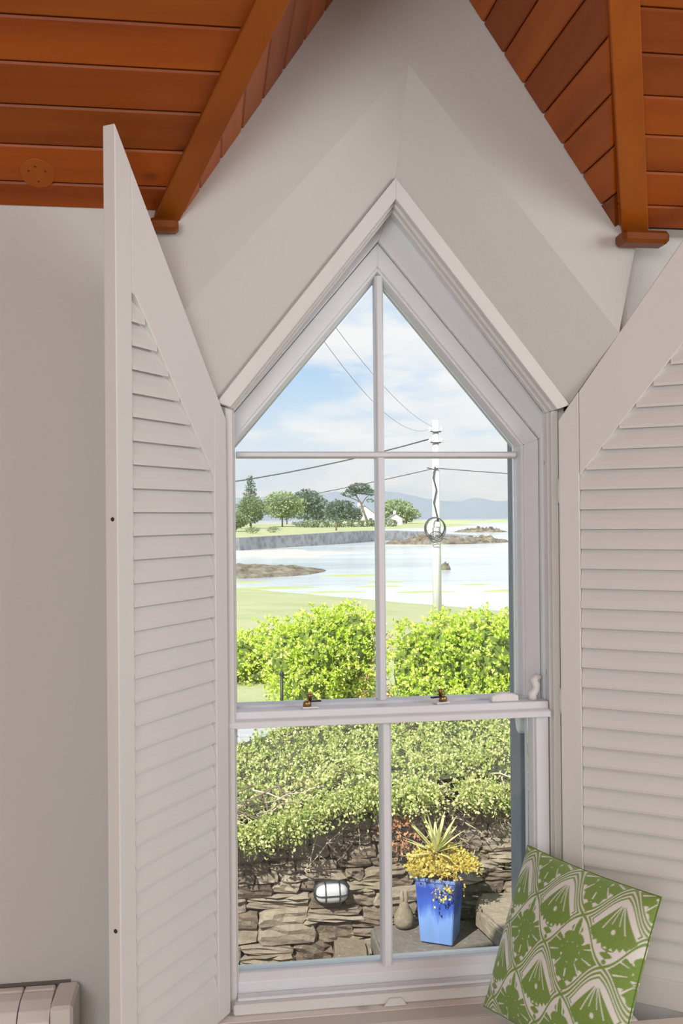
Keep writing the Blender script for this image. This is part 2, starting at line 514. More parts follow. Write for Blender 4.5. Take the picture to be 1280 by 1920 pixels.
# ---- ceilings ------------------------------------------------------
hyp = math.hypot(1, NS); cs, sn = 1 / hyp, NS / hyp
E_T = Vector((0, -cs, sn)); N_T = Vector((0, sn, cs))        # up the main slope / outwards
def valley_x(t, side):
    z = EAVE + t * sn
    return AX + side * max(0.0, (AZ - z) / DM)
YR = YW - (AZ - EAVE) / NS                                   # where the valleys meet the dormer ridge
def mz(y): return EAVE + (YW - y) * NS + .03
YK = -1.75
ceil = quads('ceiling', [
    [P(-2.7, YW, mz(YW)), P(GL, YW, mz(YW)), P(AX, YR, mz(YR)), P(AX, YK, mz(YK)), P(-2.7, YK, mz(YK))],
    [P(2.7, YW, mz(YW)), P(2.7, YK, mz(YK)), P(AX, YK, mz(YK)), P(AX, YR, mz(YR)), P(GR, YW, mz(YW))],
    [P(-2.7, YK, mz(YK)), P(2.7, YK, mz(YK)), P(2.7, -5, mz(YK)), P(-2.7, -5, mz(YK))],
    [P(.45, YW, EAVE + .031), P(2.7, YW, EAVE + .031), P(2.7, .17, EAVE + .031), P(.45, .17, EAVE + .031)],
    [P(GL - .02, .3, EAVE + .03), P(AX, .3, AZ + .05), P(AX, YR - .05, AZ + .05), P(GL - .02, YW + .02, EAVE + .03)],
    [P(GR + .02, .3, EAVE + .03), P(AX, .3, AZ + .05), P(AX, YR - .05, AZ + .05), P(GR + .02, YW + .02, EAVE + .03)],
], 'wood_along_x')
tag(ceil, 'varnished orange pine board ceiling of the sloping roof', kind='structure')
edges = [.0, .063] + [.063 + .0892 * k for k in range(1, 10)]
for t0, t1 in zip(edges[:-1], edges[1:]):
    for side, xe in ((-1, -2.6), (1, 2.6)):
        a, b = t0 + .0012, t1 - .0012
        xa, xb = valley_x(a, side) + side * .01, valley_x(b, side) + side * .01
        poly = [(xe, a), (xa, a), (xb, b), (xe, b)]
        prism('plank', poly, (0, YW, EAVE), (1, 0, 0), E_T, N_T, 0, .016, 'wood_along_x', ceil, .0035)
# dormer slopes: boards run out from the gable wall
qh = math.hypot(1, 1 / DM)     # slope length per unit of height
for side in (-1, 1):
    E_Q = Vector((side / DM / qh, 0, -1 / qh)); N_Q = Vector((side * (1 / qh), 0, 1 / DM / qh))
    qtop, qbot = .0, (AZ - EAVE) * qh
    qs = [qbot - .062 - .0833 * k for k in range(0, 11)]
    qs = [qbot] + [q for q in qs if q > .02] + [0.0]
    for q1, q0 in zip(qs[:-1], qs[1:]):
        a, b = q0 + .0012, q1 - .0012
        def vy(q): return YW - ((AZ - q / qh) - EAVE) / NS
        poly = [(0, a), (vy(a) - YW, a), (vy(b) - YW, b), (0, b)]
        prism('plank', poly, (AX, YW, AZ), (0, 1, 0), E_Q, N_Q, 0, .016, 'wood_along_y', ceil, .0035)

def valley_pt(z, side): return Vector((AX + side * (AZ - z) / DM, YW - (z - EAVE) / NS, z))
def valley_trim(idx, side, w_in, w_out, w_in2, w_out2, label):
    a, b = valley_pt(EAVE - .012, side), valley_pt(AZ - .04, side)
    X = Vector((side, 0, 0))
    pts = [a + X * w_in, a + X * w_out, b + X * w_out2, b + X * w_in2]
    dn, up = -N_T * .016, N_T * .02
    vs = [p + dn for p in pts] + [p + up for p in pts]
    fs = [[0, 1, 2, 3], [7, 6, 5, 4]] + [[i, (i + 1) % 4, 4 + (i + 1) % 4, 4 + i] for i in range(4)]
    return tag(mesh('trim_%d' % idx, vs, fs, 'wood_trim', None, bevel=.002), label, kind='structure')
tR = valley_trim(1, 1, .014, .080, -.012, .046, 'varnished pine valley board running up from the chunky end block')
tL = valley_trim(2, -1, .006, .064, -.040, .024, 'varnished pine valley board running up behind the open shutter')
box('end_block', (.508, -.150, 2.228), (.622, -.094, 2.258), 'wood_trim', tR, .008)
box('end_block', (-.566, -.132, 2.226), (-.502, -.094, 2.254), 'wood_trim', tL, .007)

# round cover plate screwed to the boards
plate = empty('ceiling_cover_plate', (-.792, -.161, 2.328))
def disc(name, c, r, d0, d1, m, parent, sides=24):
    poly = [(r * math.cos(2 * math.pi * k / sides), r * math.sin(2 * math.pi * k / sides)) for k in range(sides)]
    return prism(name, poly, c, (1, 0, 0), E_T, N_T, d0, d1, m, parent, .0008)
disc('disc', (0, 0, 0), .0355, -.0015, .003, 'wood_trim', plate)
for dx, dt in ((-.002, .017), (-.017, .006), (.017, .006), (0, -.019)):
    q = E_T * dt
    disc('screw', (dx, q.y, q.z), .0026, -.0025, 0, 'dark_metal', plate, 8)
tag(plate, 'small round wood-toned cover plate screwed to the ceiling boards', 'cover plate')

# ---- window seat ----------------------------------------------------
seat = empty('bench', (0, 0, 0))
ys = [.02, -.035, -.089, -.165, -.25, -.345, -.44]
for y1, y0 in zip(ys[:-1], ys[1:]):
    xl, xr = (-.62, .94) if y1 < -.09 else (-.515, .515)
    box('seat_board', (xl, y0 + .001, SEAT - .024), (xr, y1 - .001, SEAT), 'limed_board', seat, .0015)
box('seat_front', (-.62, -.43, .0), (.95, -.41, SEAT - .026), 'trim_paint', seat)
tag(seat, 'pale limed wooden board seat below the pointed window', 'window seat')

# ================================================================== WINDOW
win = empty('window_1', (0, 0, SEAT)); win.location = (0, 0, 0)
tag(win, 'white painted sash window with a pointed gable head', kind='structure')

def penta(xc, a, zs, zb, m):
    return [(xc - a, zb), (xc - a, zs), (xc, zs + m * a), (xc + a, zs), (xc + a, zb)]
def inset(xc, a, zs, zb, m, t, tb=None):
    k = math.sqrt(1 + m * m)
    return penta(xc, a - t, zs + m * t - t * k, zb if tb is None else tb, m)
def ring(names, out, inn, y0, y1, m, parent, bevel=.0015, inn_b=None, bottom=False, out_b=None):
    inn_b = inn_b or inn; out_b = out_b or out
    segs = [(0, 1), (1, 2), (2, 3), (3, 4)] + ([(4, 0)] if bottom else [])
    res = []
    for (i, j), nm in zip(segs, names):
        res.append(xz(nm, [out[i], out[j], inn[j], inn[i]], y0, y1, m, parent, bevel, [out_b[i], out_b[j], inn_b[j], inn_b[i]]))
    return res

# casing, stop bead, jamb lining
cas = empty('casing', parent=win)
a0 = (.003, C_A, C_S, SEAT, C_M)
def ring_part(names, out, inn, y0, y1, m, parent, bevel, which):
    segs = [(0, 1), (1, 2), (2, 3), (3, 4)]
    for w_, nm in zip(which, names):
        i_, j_ = segs[w_]
        xz(nm, [out[i_], out[j_], inn[j_], inn[i_]], y0, y1, m, parent, bevel)
ring_part(['head_casing'] * 2, penta(*a0), inset(*a0, .032), -.012, .012, 'trim_paint', cas, .0015, (1, 2))
ring_part(['side_casing'] * 2, penta(*a0), inset(*a0, .031), .028, .054, 'trim_paint', cas, .0015, (0, 3))
ring_part(['stop_bead'] * 2, inset(*a0, .024), inset(*a0, .037), .0125, .034, 'trim_paint', cas, .003, (1, 2))
ring_part(['stop_bead'] * 2, inset(*a0, .019), inset(*a0, .037), .0185, .0275, 'trim_paint', cas, .002, (0, 3))
ring(['stop_bead'] * 4, inset(*a0, .032), inset(*a0, .0415), .0345, .055, 'trim_paint', cas, .002)
jam = empty('jamb', parent=win)
ring(['jamb_lining'] * 4, penta(-.013, .445, 1.885, .40, 1.24), penta(-.018, .412, 1.868, .40, 1.22), .056, .30, 'sash_paint', jam, .001)
ring(['outer_lining'] * 4, penta(-.022, .44, 1.87, .40, 1.2), penta(-.025, .373, 1.80, .40, 1.18), .148, .235, 'outer_lining', jam, .002)
prism('outer_sill', [(.084, .44), (.084, .506), (.215, .468), (.215, .44)], (-.45, 0, 0), (0, 1, 0), (0, 0, 1), (1, 0, 0), 0, .86, 'sash_paint', jam, .003)
box('sill_bead', (-.394, -.012, SEAT + .001), (.398, .028, SEAT + .026), 'trim_paint', jam, .004)
box('sill_bead', (-.384, .004, SEAT + .0265), (.388, .030, SEAT + .034), 'sash_paint', jam, .002)
for z, y in ((1.732, .075), (1.208, .075), (1.05, .063)):
    lathe('screw', [(.0012, .0), (.0075, .0005), (.0075, .003), (.002, .0035)], 'screw_metal', jam, (.3935, y, z), 'X', 10)

# upper sash
XC, XA = -.022, .405
GA, GS, GM = .349, 1.772, 1.187
us = empty('upper_sash', parent=win)

U0, U1 = .100, .146
k = math.sqrt(1 + GM * GM)
def gl(t):    # outline grown by t from the glass line
    return penta(XC, GA + t, GS - GM * t + t * k, 1.10, GM)
ring(['parting_bead'] * 4, inset(*a0, .030), gl(.0612), .086, .147, 'sash_paint', jam, .0015)
ring(['stile', 'head_rail', 'head_rail', 'stile'], gl(.060), gl(.022), U0, U1, 'sash_paint', us, .002)
ring(['moulding'] * 4, gl(.0225), gl(.016), U0 + .006, U1, 'sash_paint', us, .001, gl(.004))
xz('bottom_rail', [(XC - .40, 1.108), (XC + .40, 1.108), (XC + .40, 1.146), (XC - .40, 1.146)], U0 - .004, U1, 'sash_paint', us)
def bar_v(name, x, w, z0, z1, y0, y1, parent):
    h = w / 2
    prism(name, [(x - h * .55, y0), (x + h * .55, y0), (x + h, y0 + .009), (x + h, y1), (x - h, y1), (x - h, y0 + .009)], (0, 0, 0), (1, 0, 0), (0, 1, 0), (0, 0, 1), z0, z1, 'sash_paint', parent, .0012)
def bar_h(name, z, w, x0, x1, y0, y1, parent):
    h = w / 2
    prism(name, [(z - h * .55, y0), (z + h * .55, y0), (z + h, y0 + .009), (z + h, y1), (z - h, y1), (z - h, y0 + .009)], (0, 0, 0), (0, 0, 1), (0, 1, 0), (1, 0, 0), x0, x1, 'sash_paint', parent, .0012)
BX = -.0175
bar_v('glazing_bar', BX, .022, 1.762, 2.20, U0 + .006, U1 - .002, us)
bar_v('glazing_bar', BX, .022, 1.146, 1.748, U0 + .006, U1 - .002, us)
bar_h('glazing_bar', 1.755, .016, XC - .352, XC + .352, U0 + .004, U1 - .002, us)
gy0, gy1 = .128, .131
g_in = gl(.006)
def pane(poly, y0, y1, parent): xz('pane', poly, y0, y1, 'window_glass', parent, 0)
apx = g_in[2]
gz = lambda x: apx[1] - GM * abs(x - XC)
pane([(XC - GA - .003, 1.757), (BX, 1.757), (BX, gz(BX)), (XC - GA - .003, gz(XC - GA - .003))], gy0, gy1, us)
pane([(BX, 1.757), (XC + GA + .003, 1.757), (XC + GA + .003, gz(XC + GA + .003)), (XC, gz(XC)), (BX, gz(BX))], gy0, gy1, us)
pane([(XC - GA - .003, 1.14), (BX, 1.14), (BX, 1.753), (XC - GA - .003, 1.753)], gy0, gy1, us)
pane([(BX, 1.14), (XC + GA + .003, 1.14), (XC + GA + .003, 1.753), (BX, 1.753)], gy0, gy1, us)

# lower sash
ls = empty('lower_sash', parent=win)
L0, L1 = .034, .080
for s in (-1, 1):
    xo, xi = XC + s * XA, XC + s * .372
    xs = sorted((xo, xi))
    xz('stile', [(xs[0], .468), (xs[1], .468), (xs[1], 1.124), (xs[0], 1.124)], L0, L1, 'sash_paint', ls, .002)
    a_, b_ = sorted((XC + s * .3725, XC + s * .358)); af, bf = sorted((XC + s * .3725, XC + s * .367))
    xz('moulding', [(af, .50), (bf, .50), (bf, 1.12), (af, 1.12)], L0 + .006, L1, 'sash_paint', ls, .001, [(a_, .50), (b_, .50), (b_, 1.12), (a_, 1.12)])
rail_yz = [(.016, 1.108), (.078, 1.108), (.078, 1.143), (.036, 1.143), (.034, 1.127), (.020, 1.124), (.016, 1.121)]
prism('meeting_rail', rail_yz, (XC - XA, 0, 0), (0, 1, 0), (0, 0, 1), (1, 0, 0), 0, 2 * XA, 'sash_paint', ls, .0012)
bot_yz = [(.034, .482), (.034, .508), (.050, .524), (.080, .524), (.080, .482)]
prism('bottom_rail', bot_yz, (XC - XA, 0, 0), (0, 1, 0), (0, 0, 1), (1, 0, 0), 0, 2 * XA, 'sash_paint', ls, .0015)
bar_v('glazing_bar', -.0225, .026, .520, 1.110, L0 + .002, L1 - .002, ls)
pane([(XC - .361, .515), (-.0225, .515), (-.0225, 1.115), (XC - .361, 1.115)], .062, .065, ls)
pane([(-.0225, .515), (XC + .361, .515), (XC + .361, 1.115), (-.0225, 1.115)], .062, .065, ls)
# horns of the upper sash
for s in (-1, 1):
    x0 = XC + s * .375
    prof = [(U0, 1.105), (U1, 1.105), (U1, 1.075), (U1 - .008, 1.055), (U0 + .022, 1.045), (U0 + .006, 1.056), (U0, 1.075)]
    prism('horn', prof, (x0 - .02, 0, 0), (0, 1, 0), (0, 0, 1), (1, 0, 0), 0, .04, 'sash_paint', us, .003)
# S-shaped sash stops on the rail
for s, x in ((1, .352), (-1, -.392)):
    pts = [(x, .06, 1.146), (x - .002 * s, .058, 1.158), (x + .008 * s, .058, 1.168), (x + .009 * s, .058, 1.180), (x + .003 * s, .06, 1.192), (x + .014 * s, .064, 1.199), (x + .022 * s, .07, 1.196)]
    tube('sash_stop', pts, [.012, .011, .009, .010, .011, .009, .006], 'white_plastic', us, 10)
# fasteners and alarm contact
def fastener(x, rot):
    f = empty('sash_fastener', (x, .058, 1.1435), rot, win)
    box('base_plate', (-.019, -.012, 0), (.019, .012, .004), 'white_plastic', f, .001)
    lathe('pivot', [(.010, .004), (.010, .013), (.007, .017), (.004, .018)], 'brass', f, (-.006, 0, 0), 'Z', 14)
    box('lever', (-.006, -.005, .0135), (.028, .004, .0175), 'dark_metal', f, .001)
    lathe('knob', [(.004, .016), (.004, .026), (.009, .029), (.0085, .033), (.004, .035)], 'brass', f, (.001, 0, 0), 'Z', 14)
fastener(-.205, R(6)); fastener(.118, R(-160))
prism('alarm_contact', [(0, 0), (.068, 0), (.068, .014), (.054, .0185), (.034, .0205), (.014, .0185), (0, .014)], (.243, .046, 1.1435), (1, 0, 0), (0, 0, 1), (0, 1, 0), 0, .026, 'white_plastic', win, .002)

wedge = prism('window_wedge', [(-.030, 0), (.028, 0), (.014, .018), (-.016, .018)], (-.016, -.021, SEAT + .001), (1, 0, 0), (0, 0, 1), (0, 1, 0), 0, .022, 'trim_paint', None, .0015, [(-.020, 0), (.018, 0), (.012, .018), (-.014, .018)])
tag(wedge, 'small white wooden stop block with sloping ends against the window sill', 'stop block')

# ================================================================== SHUTTERS
def shutter(name, hx, ang, face, label):
    root = empty(name, (hx, 0, 0), ang)
    W_, ZB, Z0, SL = .398, .458, 1.831, 1.36
    top = lambda s: Z0 + SL * s
    ST = .050
    hz = lambda s: 1.708 + 1.20 * (s - .052)      # edge of the louvre opening
    th = .030
    y0, y1 = (-th, 0) if face > 0 else (0, th)
    def part(nm, poly, b=.0018, ya=y0, yb=y1):
        return prism(nm, poly, (0, 0, 0), (1, 0, 0), (0, 0, 1), (0, 1, 0), ya, yb, 'shutter_paint', root, b)
    part('stile', [(0, ZB), (ST, ZB), (ST, top(ST)), (0, top(0))])
    nz = 2.302
    part('stile', [(W_ - ST, ZB), (W_, ZB), (W_, top(W_)), (W_ - ST + .0, top(W_ - ST))])
    part('raked_rail', [(ST + .0006, hz(ST) - .01), (.335, hz(.335)), (W_ - ST - .0006, hz(.335) + .004), (W_ - ST - .0006, top(W_ - ST) - .001), (ST + .0006, top(ST) - .001)])
    part('bottom_rail', [(ST + .0006, ZB), (W_ - ST - .0006, ZB), (W_ - ST - .0006, .5235), (ST + .0006, .5235)])
    # louvres
    fy = -face * .015
    tilt = R(19)
    for i in range(34):
        zb = .5235 + .0475 * i           # lower edge of the blade
        zc = zb + .026
        if zc + .0 > hz(W_ - ST) - .01: break
        s0 = ST + .0008
        if zc > hz(ST): s0 = ST + (zc - .012 - hz(ST)) / 1.20
        s0 = max(ST + .0008, s0); s1 = W_ - ST - .0008
        if s1 - s0 < .02: break
        vs, fs = [], []
        nseg = 10
        for s in (s0, s1):
            for q in range(nseg):
                a = 2 * math.pi * q / nseg
                c, d = .0295 * math.cos(a), .0042 * math.sin(a)
                # blade lower edge leans out to the visible face
                yy = fy + face * (-c * math.sin(tilt) + d * math.cos(tilt)) + face * .004
                zz = zc + c * math.cos(tilt) + d * math.sin(tilt)
                vs.append((s, yy, zz))
        fs = [[q, (q + 1) % nseg, nseg + (q + 1) % nseg, nseg + q] for q in range(nseg)]
        fs += [list(range(nseg))[::-1], list(range(nseg, 2 * nseg))]
        lv = mesh('louver', vs, fs, 'shutter_paint', root)
    for z in (1.60, .80):
        ly = -.012 if face > 0 else .012
        lathe('screw', [(.0042, .0), (.0042, .0015), (.002, .002)], 'dark_metal', root, (W_ - .0005, ly, z), 'X', 10)
    for z in (.70, 1.15, 1.66):
        lathe('hinge', [(.003, -.03), (.003, .03)], 'shutter_paint', root, (-.001, -face * .004, z), 'Z', 8)
    return tag(root, label, 'shutter', 'louvered window shutters')
shutter('louvered_shutter', -.400, R(180 + 57), 1, 'white louvered shutter with a raked top, folded back beside the wall heater')
shutter('louvered_shutter', .402, R(-36), -1, 'white louvered shutter with a raked top, folded back behind the green cushion')

# ================================================================== CUSHION
def cushion():
    ph, gm = R(64), R(67)
    e = Vector((math.cos(ph), -math.sin(ph), 0)); nb = Vector((math.sin(ph), math.cos(ph), 0))
    up = nb * math.cos(gm) + Vector((0, 0, math.sin(gm)))
    nf = e.cross(up)
    if nf.y > 0: nf = -nf
    W_, H_ = .385, .372
    P0 = Vector((.180, -.076, SEAT + .014))
    root = empty('cushion', (P0 + e * W_ * .5)[:])
    def surf(u, v, side):
        """u,v in 0..1 (v up); returns world offset from root"""
        eu = 4 * u * (1 - u); ev = 4 * v * (1 - v)
        th = .074 * (max(0, eu) ** .55) * (max(0, ev) ** .55)
        pin = .016
        uu = u + (.5 - u) * 2 * pin * ev * 1.15
        vv = v + (.5 - v) * 2 * pin * eu * 1.0
        wr = .004 * math.sin(9 * u + 4 * v) * eu * ev
        sag = -.010 * (1 - v) ** 2 * 0
        p = e * (uu * W_) + up * (vv * H_) + nf * (side * (th + wr) + .006 * math.sin(3.1 * v) * 0)
        return P0 + p - root.location
    def printcol(U, V):
        """U to the right, V downwards, arrays in 0..1 -> mask of green"""
        PU, PV = .375, .455
        x = (U - .29) / PU; y = (V - .46) / PV
        asp = (PV * H_) / (PU * W_)
        green = np.zeros_like(x); 
        def cell(ox, oy):
            cx = np.round(x - ox) + ox; cy = np.round(y - oy) + oy
            return x - cx, (y - cy) * asp
        ax, ay = cell(0, 0); bx, by = cell(.5, .5)
        ss = lambda d, w=.012: np.clip(.5 - d / w, 0, 1)
        # ogee net between the motifs: bold bands edged with white lines
        def og(px, py):
            t = np.clip(np.abs(px) / .5, 0, 1)
            lim = .5 * asp * (1 - (t - .075 * np.sin(2 * np.pi * t)))
            return np.abs(py) - lim            # <0 inside the cell
        oa = og(ax, ay) / asp
        green = np.maximum(green, ss(np.abs(oa) - .020, .012))
        green = np.maximum(green, ss(np.abs(oa + .062) - .017, .012) * (ay > -.12))
        green = np.maximum(green, ss(np.abs(oa - .062) - .017, .012) * (by < .25))
        green = np.maximum(green, ss(np.abs(oa - .118) - .014, .012) * (by < .05))
        # motif A: drooping lobed leaf under a plume
        yy = ay + .06
        ang = np.arctan2(ax, yy); r = np.sqrt(ax ** 2 + yy ** 2)
        aa = np.abs(ang)
        lob = .45 * (.72 + .30 * np.abs(np.cos(aa * 2.2))) * np.where(aa > 2.2, .62, 1.0) * (1 - .10 * aa / np.pi)
        lob = lob + .018 * np.cos(ang * 21)
        leaf = ss(r - lob, .016)
        for c0 in (.0, .62, 1.28, 1.9):
            gap = np.abs(aa - c0) * r - .007 * np.clip((r - .13) / .12, 0, 1.6)
            leaf *= 1 - ss(gap, .008) * (r > (.20 if c0 else .27))
        leaf = np.where(ss(np.abs(np.sqrt(ax ** 2 + (yy - .04) ** 2) - .15) - .006, .008) * (np.abs(np.sin(ang * 4)) < .35) > .5, leaf * .35, leaf)
        leaf = np.where((ss(np.sqrt((np.abs(ax) - .13) ** 2 + (yy - .10) ** 2) - .018, .01)) > .5, leaf * .2, leaf)
        green = np.maximum(green, leaf * (oa < -.045))
        pl = .16 * np.clip((ay + asp * .47) / .30, 0, 1) * (.55 + .45 * np.abs(np.cos(ay * 24)))
        green = np.maximum(green, ss(np.abs(ax) - pl, .016) * (ay < -.22) * (oa < -.03) * (1 - ss(np.abs(np.abs(ax) - .05) - .010, .01)))
        stem = ss(np.abs(ax) - .075 * np.abs(np.cos(ay * 21)), .016) * (ay > .33) * (oa < -.03)
        green = np.maximum(green, stem)
        # motif B: fan with a saw-tooth hem and a pale eye
        fy = by + .36
        angb = np.arctan2(bx, fy); rb = np.sqrt(bx ** 2 + fy ** 2)
        hem = .66 - .10 * np.abs(angb) + .055 * np.abs(((angb * 8.5) % 1) - .5) * 2
        fan = ss(rb - hem, .016) * ss(np.abs(angb) - .60, .03) * (rb > .05)
        fan *= 1 - ss(np.abs(np.abs(angb) - .36) * rb - .008, .010) * (rb < .46)
        fan *= 1 - ss(np.abs(np.abs(angb) - .16) * rb - .006, .010) * (rb < .34)
        fan *= 1 - ss(np.sqrt((bx / .75) ** 2 + (by - .08) ** 2) - .038, .016)
        green = np.maximum(green, fan * (oa > .028))
        burst = ss(np.abs(bx) - .11 * np.abs(np.cos(by * 30)) * np.clip((.49 * asp - by) / .2, 0, 1), .016) * (by > .33)
        green = np.maximum(green, burst * (oa > .03))
        return np.clip(green, 0, 1)
    n = 220
    def face(nm, side, parent, m, cols):
        us_ = np.linspace(0, 1, n + 1)
        V = np.array([surf(u, v, side)[:] for v in us_ for u in us_])
        i = np.arange(n)[:, None] * (n + 1) + np.arange(n)[None, :]
        F = np.stack([i, i + 1, i + n + 2, i + n + 1], -1).reshape(-1, 4)
        o = fast_mesh(nm, V, F, m, parent, True)
        UU, VV = np.meshgrid(us_, 1 - us_)
        gm_ = printcol(UU, VV)
        g1 = np.array((.165, .300, .028)); w1 = np.array((.82, .80, .76))
        C = w1 + (g1 - w1) * gm_[..., None]
        C = np.concatenate([C, np.ones(C.shape[:2] + (1,))], -1).reshape(-1, 4).astype(np.float32)
        at = o.data.color_attributes.new('print', 'FLOAT_COLOR', 'POINT'); at.data.foreach_set('color', C.ravel())
        return o
    face('front_cover', 1, root, 'printed_cotton', True)
    face('back_cover', -1, root, 'printed_cotton', True)
    loop = [(t, 0) for t in np.linspace(0, 1, 25)[:-1]] + [(1, t) for t in np.linspace(0, 1, 25)[:-1]] + [(1 - t, 1) for t in np.linspace(0, 1, 25)[:-1]] + [(0, 1 - t) for t in np.linspace(0, 1, 25)[:-1]]
    tube('seam', [surf(u, v, 1) for u, v in loop], .0016, 'green_piping', root, 6, True)
    return tag(root, 'square cushion printed with green leaf motifs on white, leaning on the window seat', 'cushion')
cushion()

# ================================================================== HEATER
def heater():
    x1, top = -.726, .601
    root = empty('wall_heater', (x1 - .4, -.15, 0))
    ox, oy = root.location.x, root.location.y - .11
    def B(nm, a, b, m='heater_paint', bv=.003, par=root):
        return box(nm, (a[0] - ox, a[1] - oy, a[2]), (b[0] - ox, b[1] - oy, b[2]), m, par, bv)
    B('body', (x1 - 1.0, -.225, .10), (x1 - .004, -.203, top - .012), bv=.002)
    B('back_shade_strip', (x1 - 1.0, -.2025, .12), (x1 - .02, -.2005, top + .003), 'shadow_strip', 0)  # dark strip stands in for the shade between heater and wall
    end = B('end_panel', (x1 - .046, -.315, .08), (x1, -.203, top), bv=.006)
    for i in range(9):
        xa, xb = x1 - .048 - .066 * (i + 1), x1 - .048 - .066 * i
        # curved top plate of each section
        prof = [(-.232, top - .004), (-.262, top - .006), (-.290, top - .016), (-.306, top - .034), (-.306, top - .040), (-.286, top - .022), (-.262, top - .012), (-.232, top - .010)]
        prism('top_plate', prof, (xa + .0012 - ox, -oy, 0), (0, 1, 0), (0, 0, 1), (1, 0, 0), 0, xb - xa - .0024, 'heater_paint', root, .001)
        B('vent_bar', (xa + .0012, -.228, top - .012), (xb - .0012, -.207, top - .002), bv=.003)
        B('fin', (xa + .026, -.304, .10), (xa + .038, -.226, top - .034), bv=.002)
        B('fin', (xa + .0595, -.304, .10), (xa + .0655, -.226, top - .034), bv=.002)
    B('fin_shade_sheet', (x1 - .66, -.2265, .10), (x1 - .05, -.2255, top - .04), 'gap_shade', 0)  # near-black sheet standing in for the shade between the fins
    return tag(root, 'off-white ribbed heater fixed low on the wall beside the shutter', 'heater')
heater()

# ================================================================== OUTSIDE
def fb(x, y, s=1.0, seed=0):
    return noise.fractal(Vector((x * s + seed * 7.3, y * s - seed * 3.1, seed)), .9, 2.0, 4)

def heightfield(name, xs, ys, zf, m, parent=None):
    V = np.array([(x, y, zf(x, y)) for y in ys for x in xs])
    nx, ny = len(xs), len(ys)
    i = np.arange(ny - 1)[:, None] * nx + np.arange(nx - 1)[None, :]
    F = np.stack([i, i + 1, i + nx + 1, i + nx], -1).reshape(-1, 4)
    return fast_mesh(name, V, F, m, parent, True)

SEA = -3.2
# ---- ground --------------------------------------------------------
tag(heightfield('ground_yard', np.linspace(-3, 5, 30), np.linspace(.16, 3.7, 16), lambda x, y: -1.12 + .012 * fb(x, y, 2.5), 'paving'), 'grey stone yard below the window', kind='structure')
def land(x, y):
    if y < 14: z = -1.2
    else:
        yl = max(40, 64 - 1.55 * max(0, x - 2))            # where the shore runs
        z = -1.2 - (y - 14) / (yl - 14) * 2.02
    if y < 5.6: z = -.42
    elif y < 6.4: z = -.42 - (y - 5.6) / .8 * .78
    return max(z, -4.5) + .03 * fb(x, y, .3)
ysl = np.concatenate([np.linspace(3.72, 8, 16), np.linspace(8.6, 30, 24), np.linspace(31, 84, 40)])
tag(heightfield('ground_lawn', np.linspace(-40, 60, 90), ysl, land, 'grass_pale'), 'pale sunlit grass running down to the shore', kind='structure')
tag(heightfield('ground_road', np.linspace(-12, 14, 30), np.linspace(7.2, 12.2, 6), lambda x, y: -1.17, 'road_grey'), 'pale grey road beyond the garden hedge', kind='structure')
tag(heightfield('sea_water', np.linspace(-600, 900, 40), np.linspace(38, 1750, 60), lambda x, y: SEA, 'sea_water'), 'calm pale sea water of the bay', kind='structure')

def blob_patch(name, cx, cy, rx, ry, z, m, seed, h=.05):
    n = 40; vs = [(cx, cy, z + h)]; fs = []
    for rr, hh in ((.6, h), (1.0, 0)):
        for k in range(n):
            a = 2 * math.pi * k / n
            q = rr * (1 + .45 * fb(math.cos(a) * 2, math.sin(a) * 2, 1, seed))
            vs.append((cx + rx * q * math.cos(a), cy + ry * q * math.sin(a), z + hh))
    for k in range(n):
        k2 = (k + 1) % n
        fs.append([0, 1 + k, 1 + k2]); fs.append([1 + k, 1 + n + k, 1 + n + k2, 1 + k2])
    return mesh(name, vs, fs, m, None, sm=True)
for i, (cx, cy, rx, ry) in enumerate([(4.0, 63.5, 3.6, 1.2), (11.3, 63.0, 1.8, .7), (13.0, 57.6, 2.0, .7), (19.2, 57.2, 2.6, .8), (12.4, 67.5, 1.6, .8), (11.5, 76, 3.0, 1.4), (7.4, 58.8, 2.0, .6), (18.0, 63, 1.2, .5), (2.0, 70, 2.4, 1.0)]):
    tag(blob_patch('algae_patch', cx, cy, rx, ry, SEA - .01, 'algae', 20 + i), 'yellow-green algae patch lying in the shallow water', 'algae', 'algae patches in the shallows')
tag(blob_patch('beach', 7.5, 128, 11, 16, SEA - .05, 'sand', 3, .25), 'pale sand strip under the sea wall', kind='structure')

def rock_ridge(name, pts, w, h, m, seed, label, cat='rock', group=None, z=SEA):
    """long low rough rock mass following pts"""
    pts = [Vector((x, y, 0)) for x, y in pts]
    n, k = 60, 14
    vs, fs = [], []
    for i in range(n + 1):
        t = i / n * (len(pts) - 1); j = min(int(t), len(pts) - 2); f = t - j
        c = pts[j].lerp(pts[j + 1], f)
        d = (pts[j + 1] - pts[j]).normalized(); s = Vector((-d.y, d.x, 0))
        env = max(.02, math.sin(math.pi * i / n)) ** .55
        for q in range(k + 1):
            u = q / k * 2 - 1
            nz = .55 + .9 * abs(fb(c.x * 2 + u * 3, c.y * 2, .7 * 3 / w, seed))
            hh = h * env * (1 - u * u) ** .7 * nz
            p = c + s * (u * w * env)
            vs.append((p.x, p.y, z - .1 + hh))
    for i in range(n):
        for q in range(k):
            a = i * (k + 1) + q
            fs.append([a, a + 1, a + k + 2, a + k + 1])
    o = mesh(name, vs, fs, m, None)
    return tag(o, label, cat, group)
rock_ridge('rock_shoal', [(-6, 76), (2, 81), (9.6, 87)], 6.5, .95, 'shore_rock', 1, 'dark seaweed covered rock shoal in the bay below the sea wall')
rock_ridge('rock_spit', [(30, 166), (41, 163), (55, 171)], 5.0, 1.6, 'shore_rock', 2, 'low rocky spit ending the curved sea wall')
rock_ridge('rock_island', [(73, 280), (80, 277), (87, 272)], 5.0, 1.9, 'shore_rock', 3, 'small low rock island off the spit')
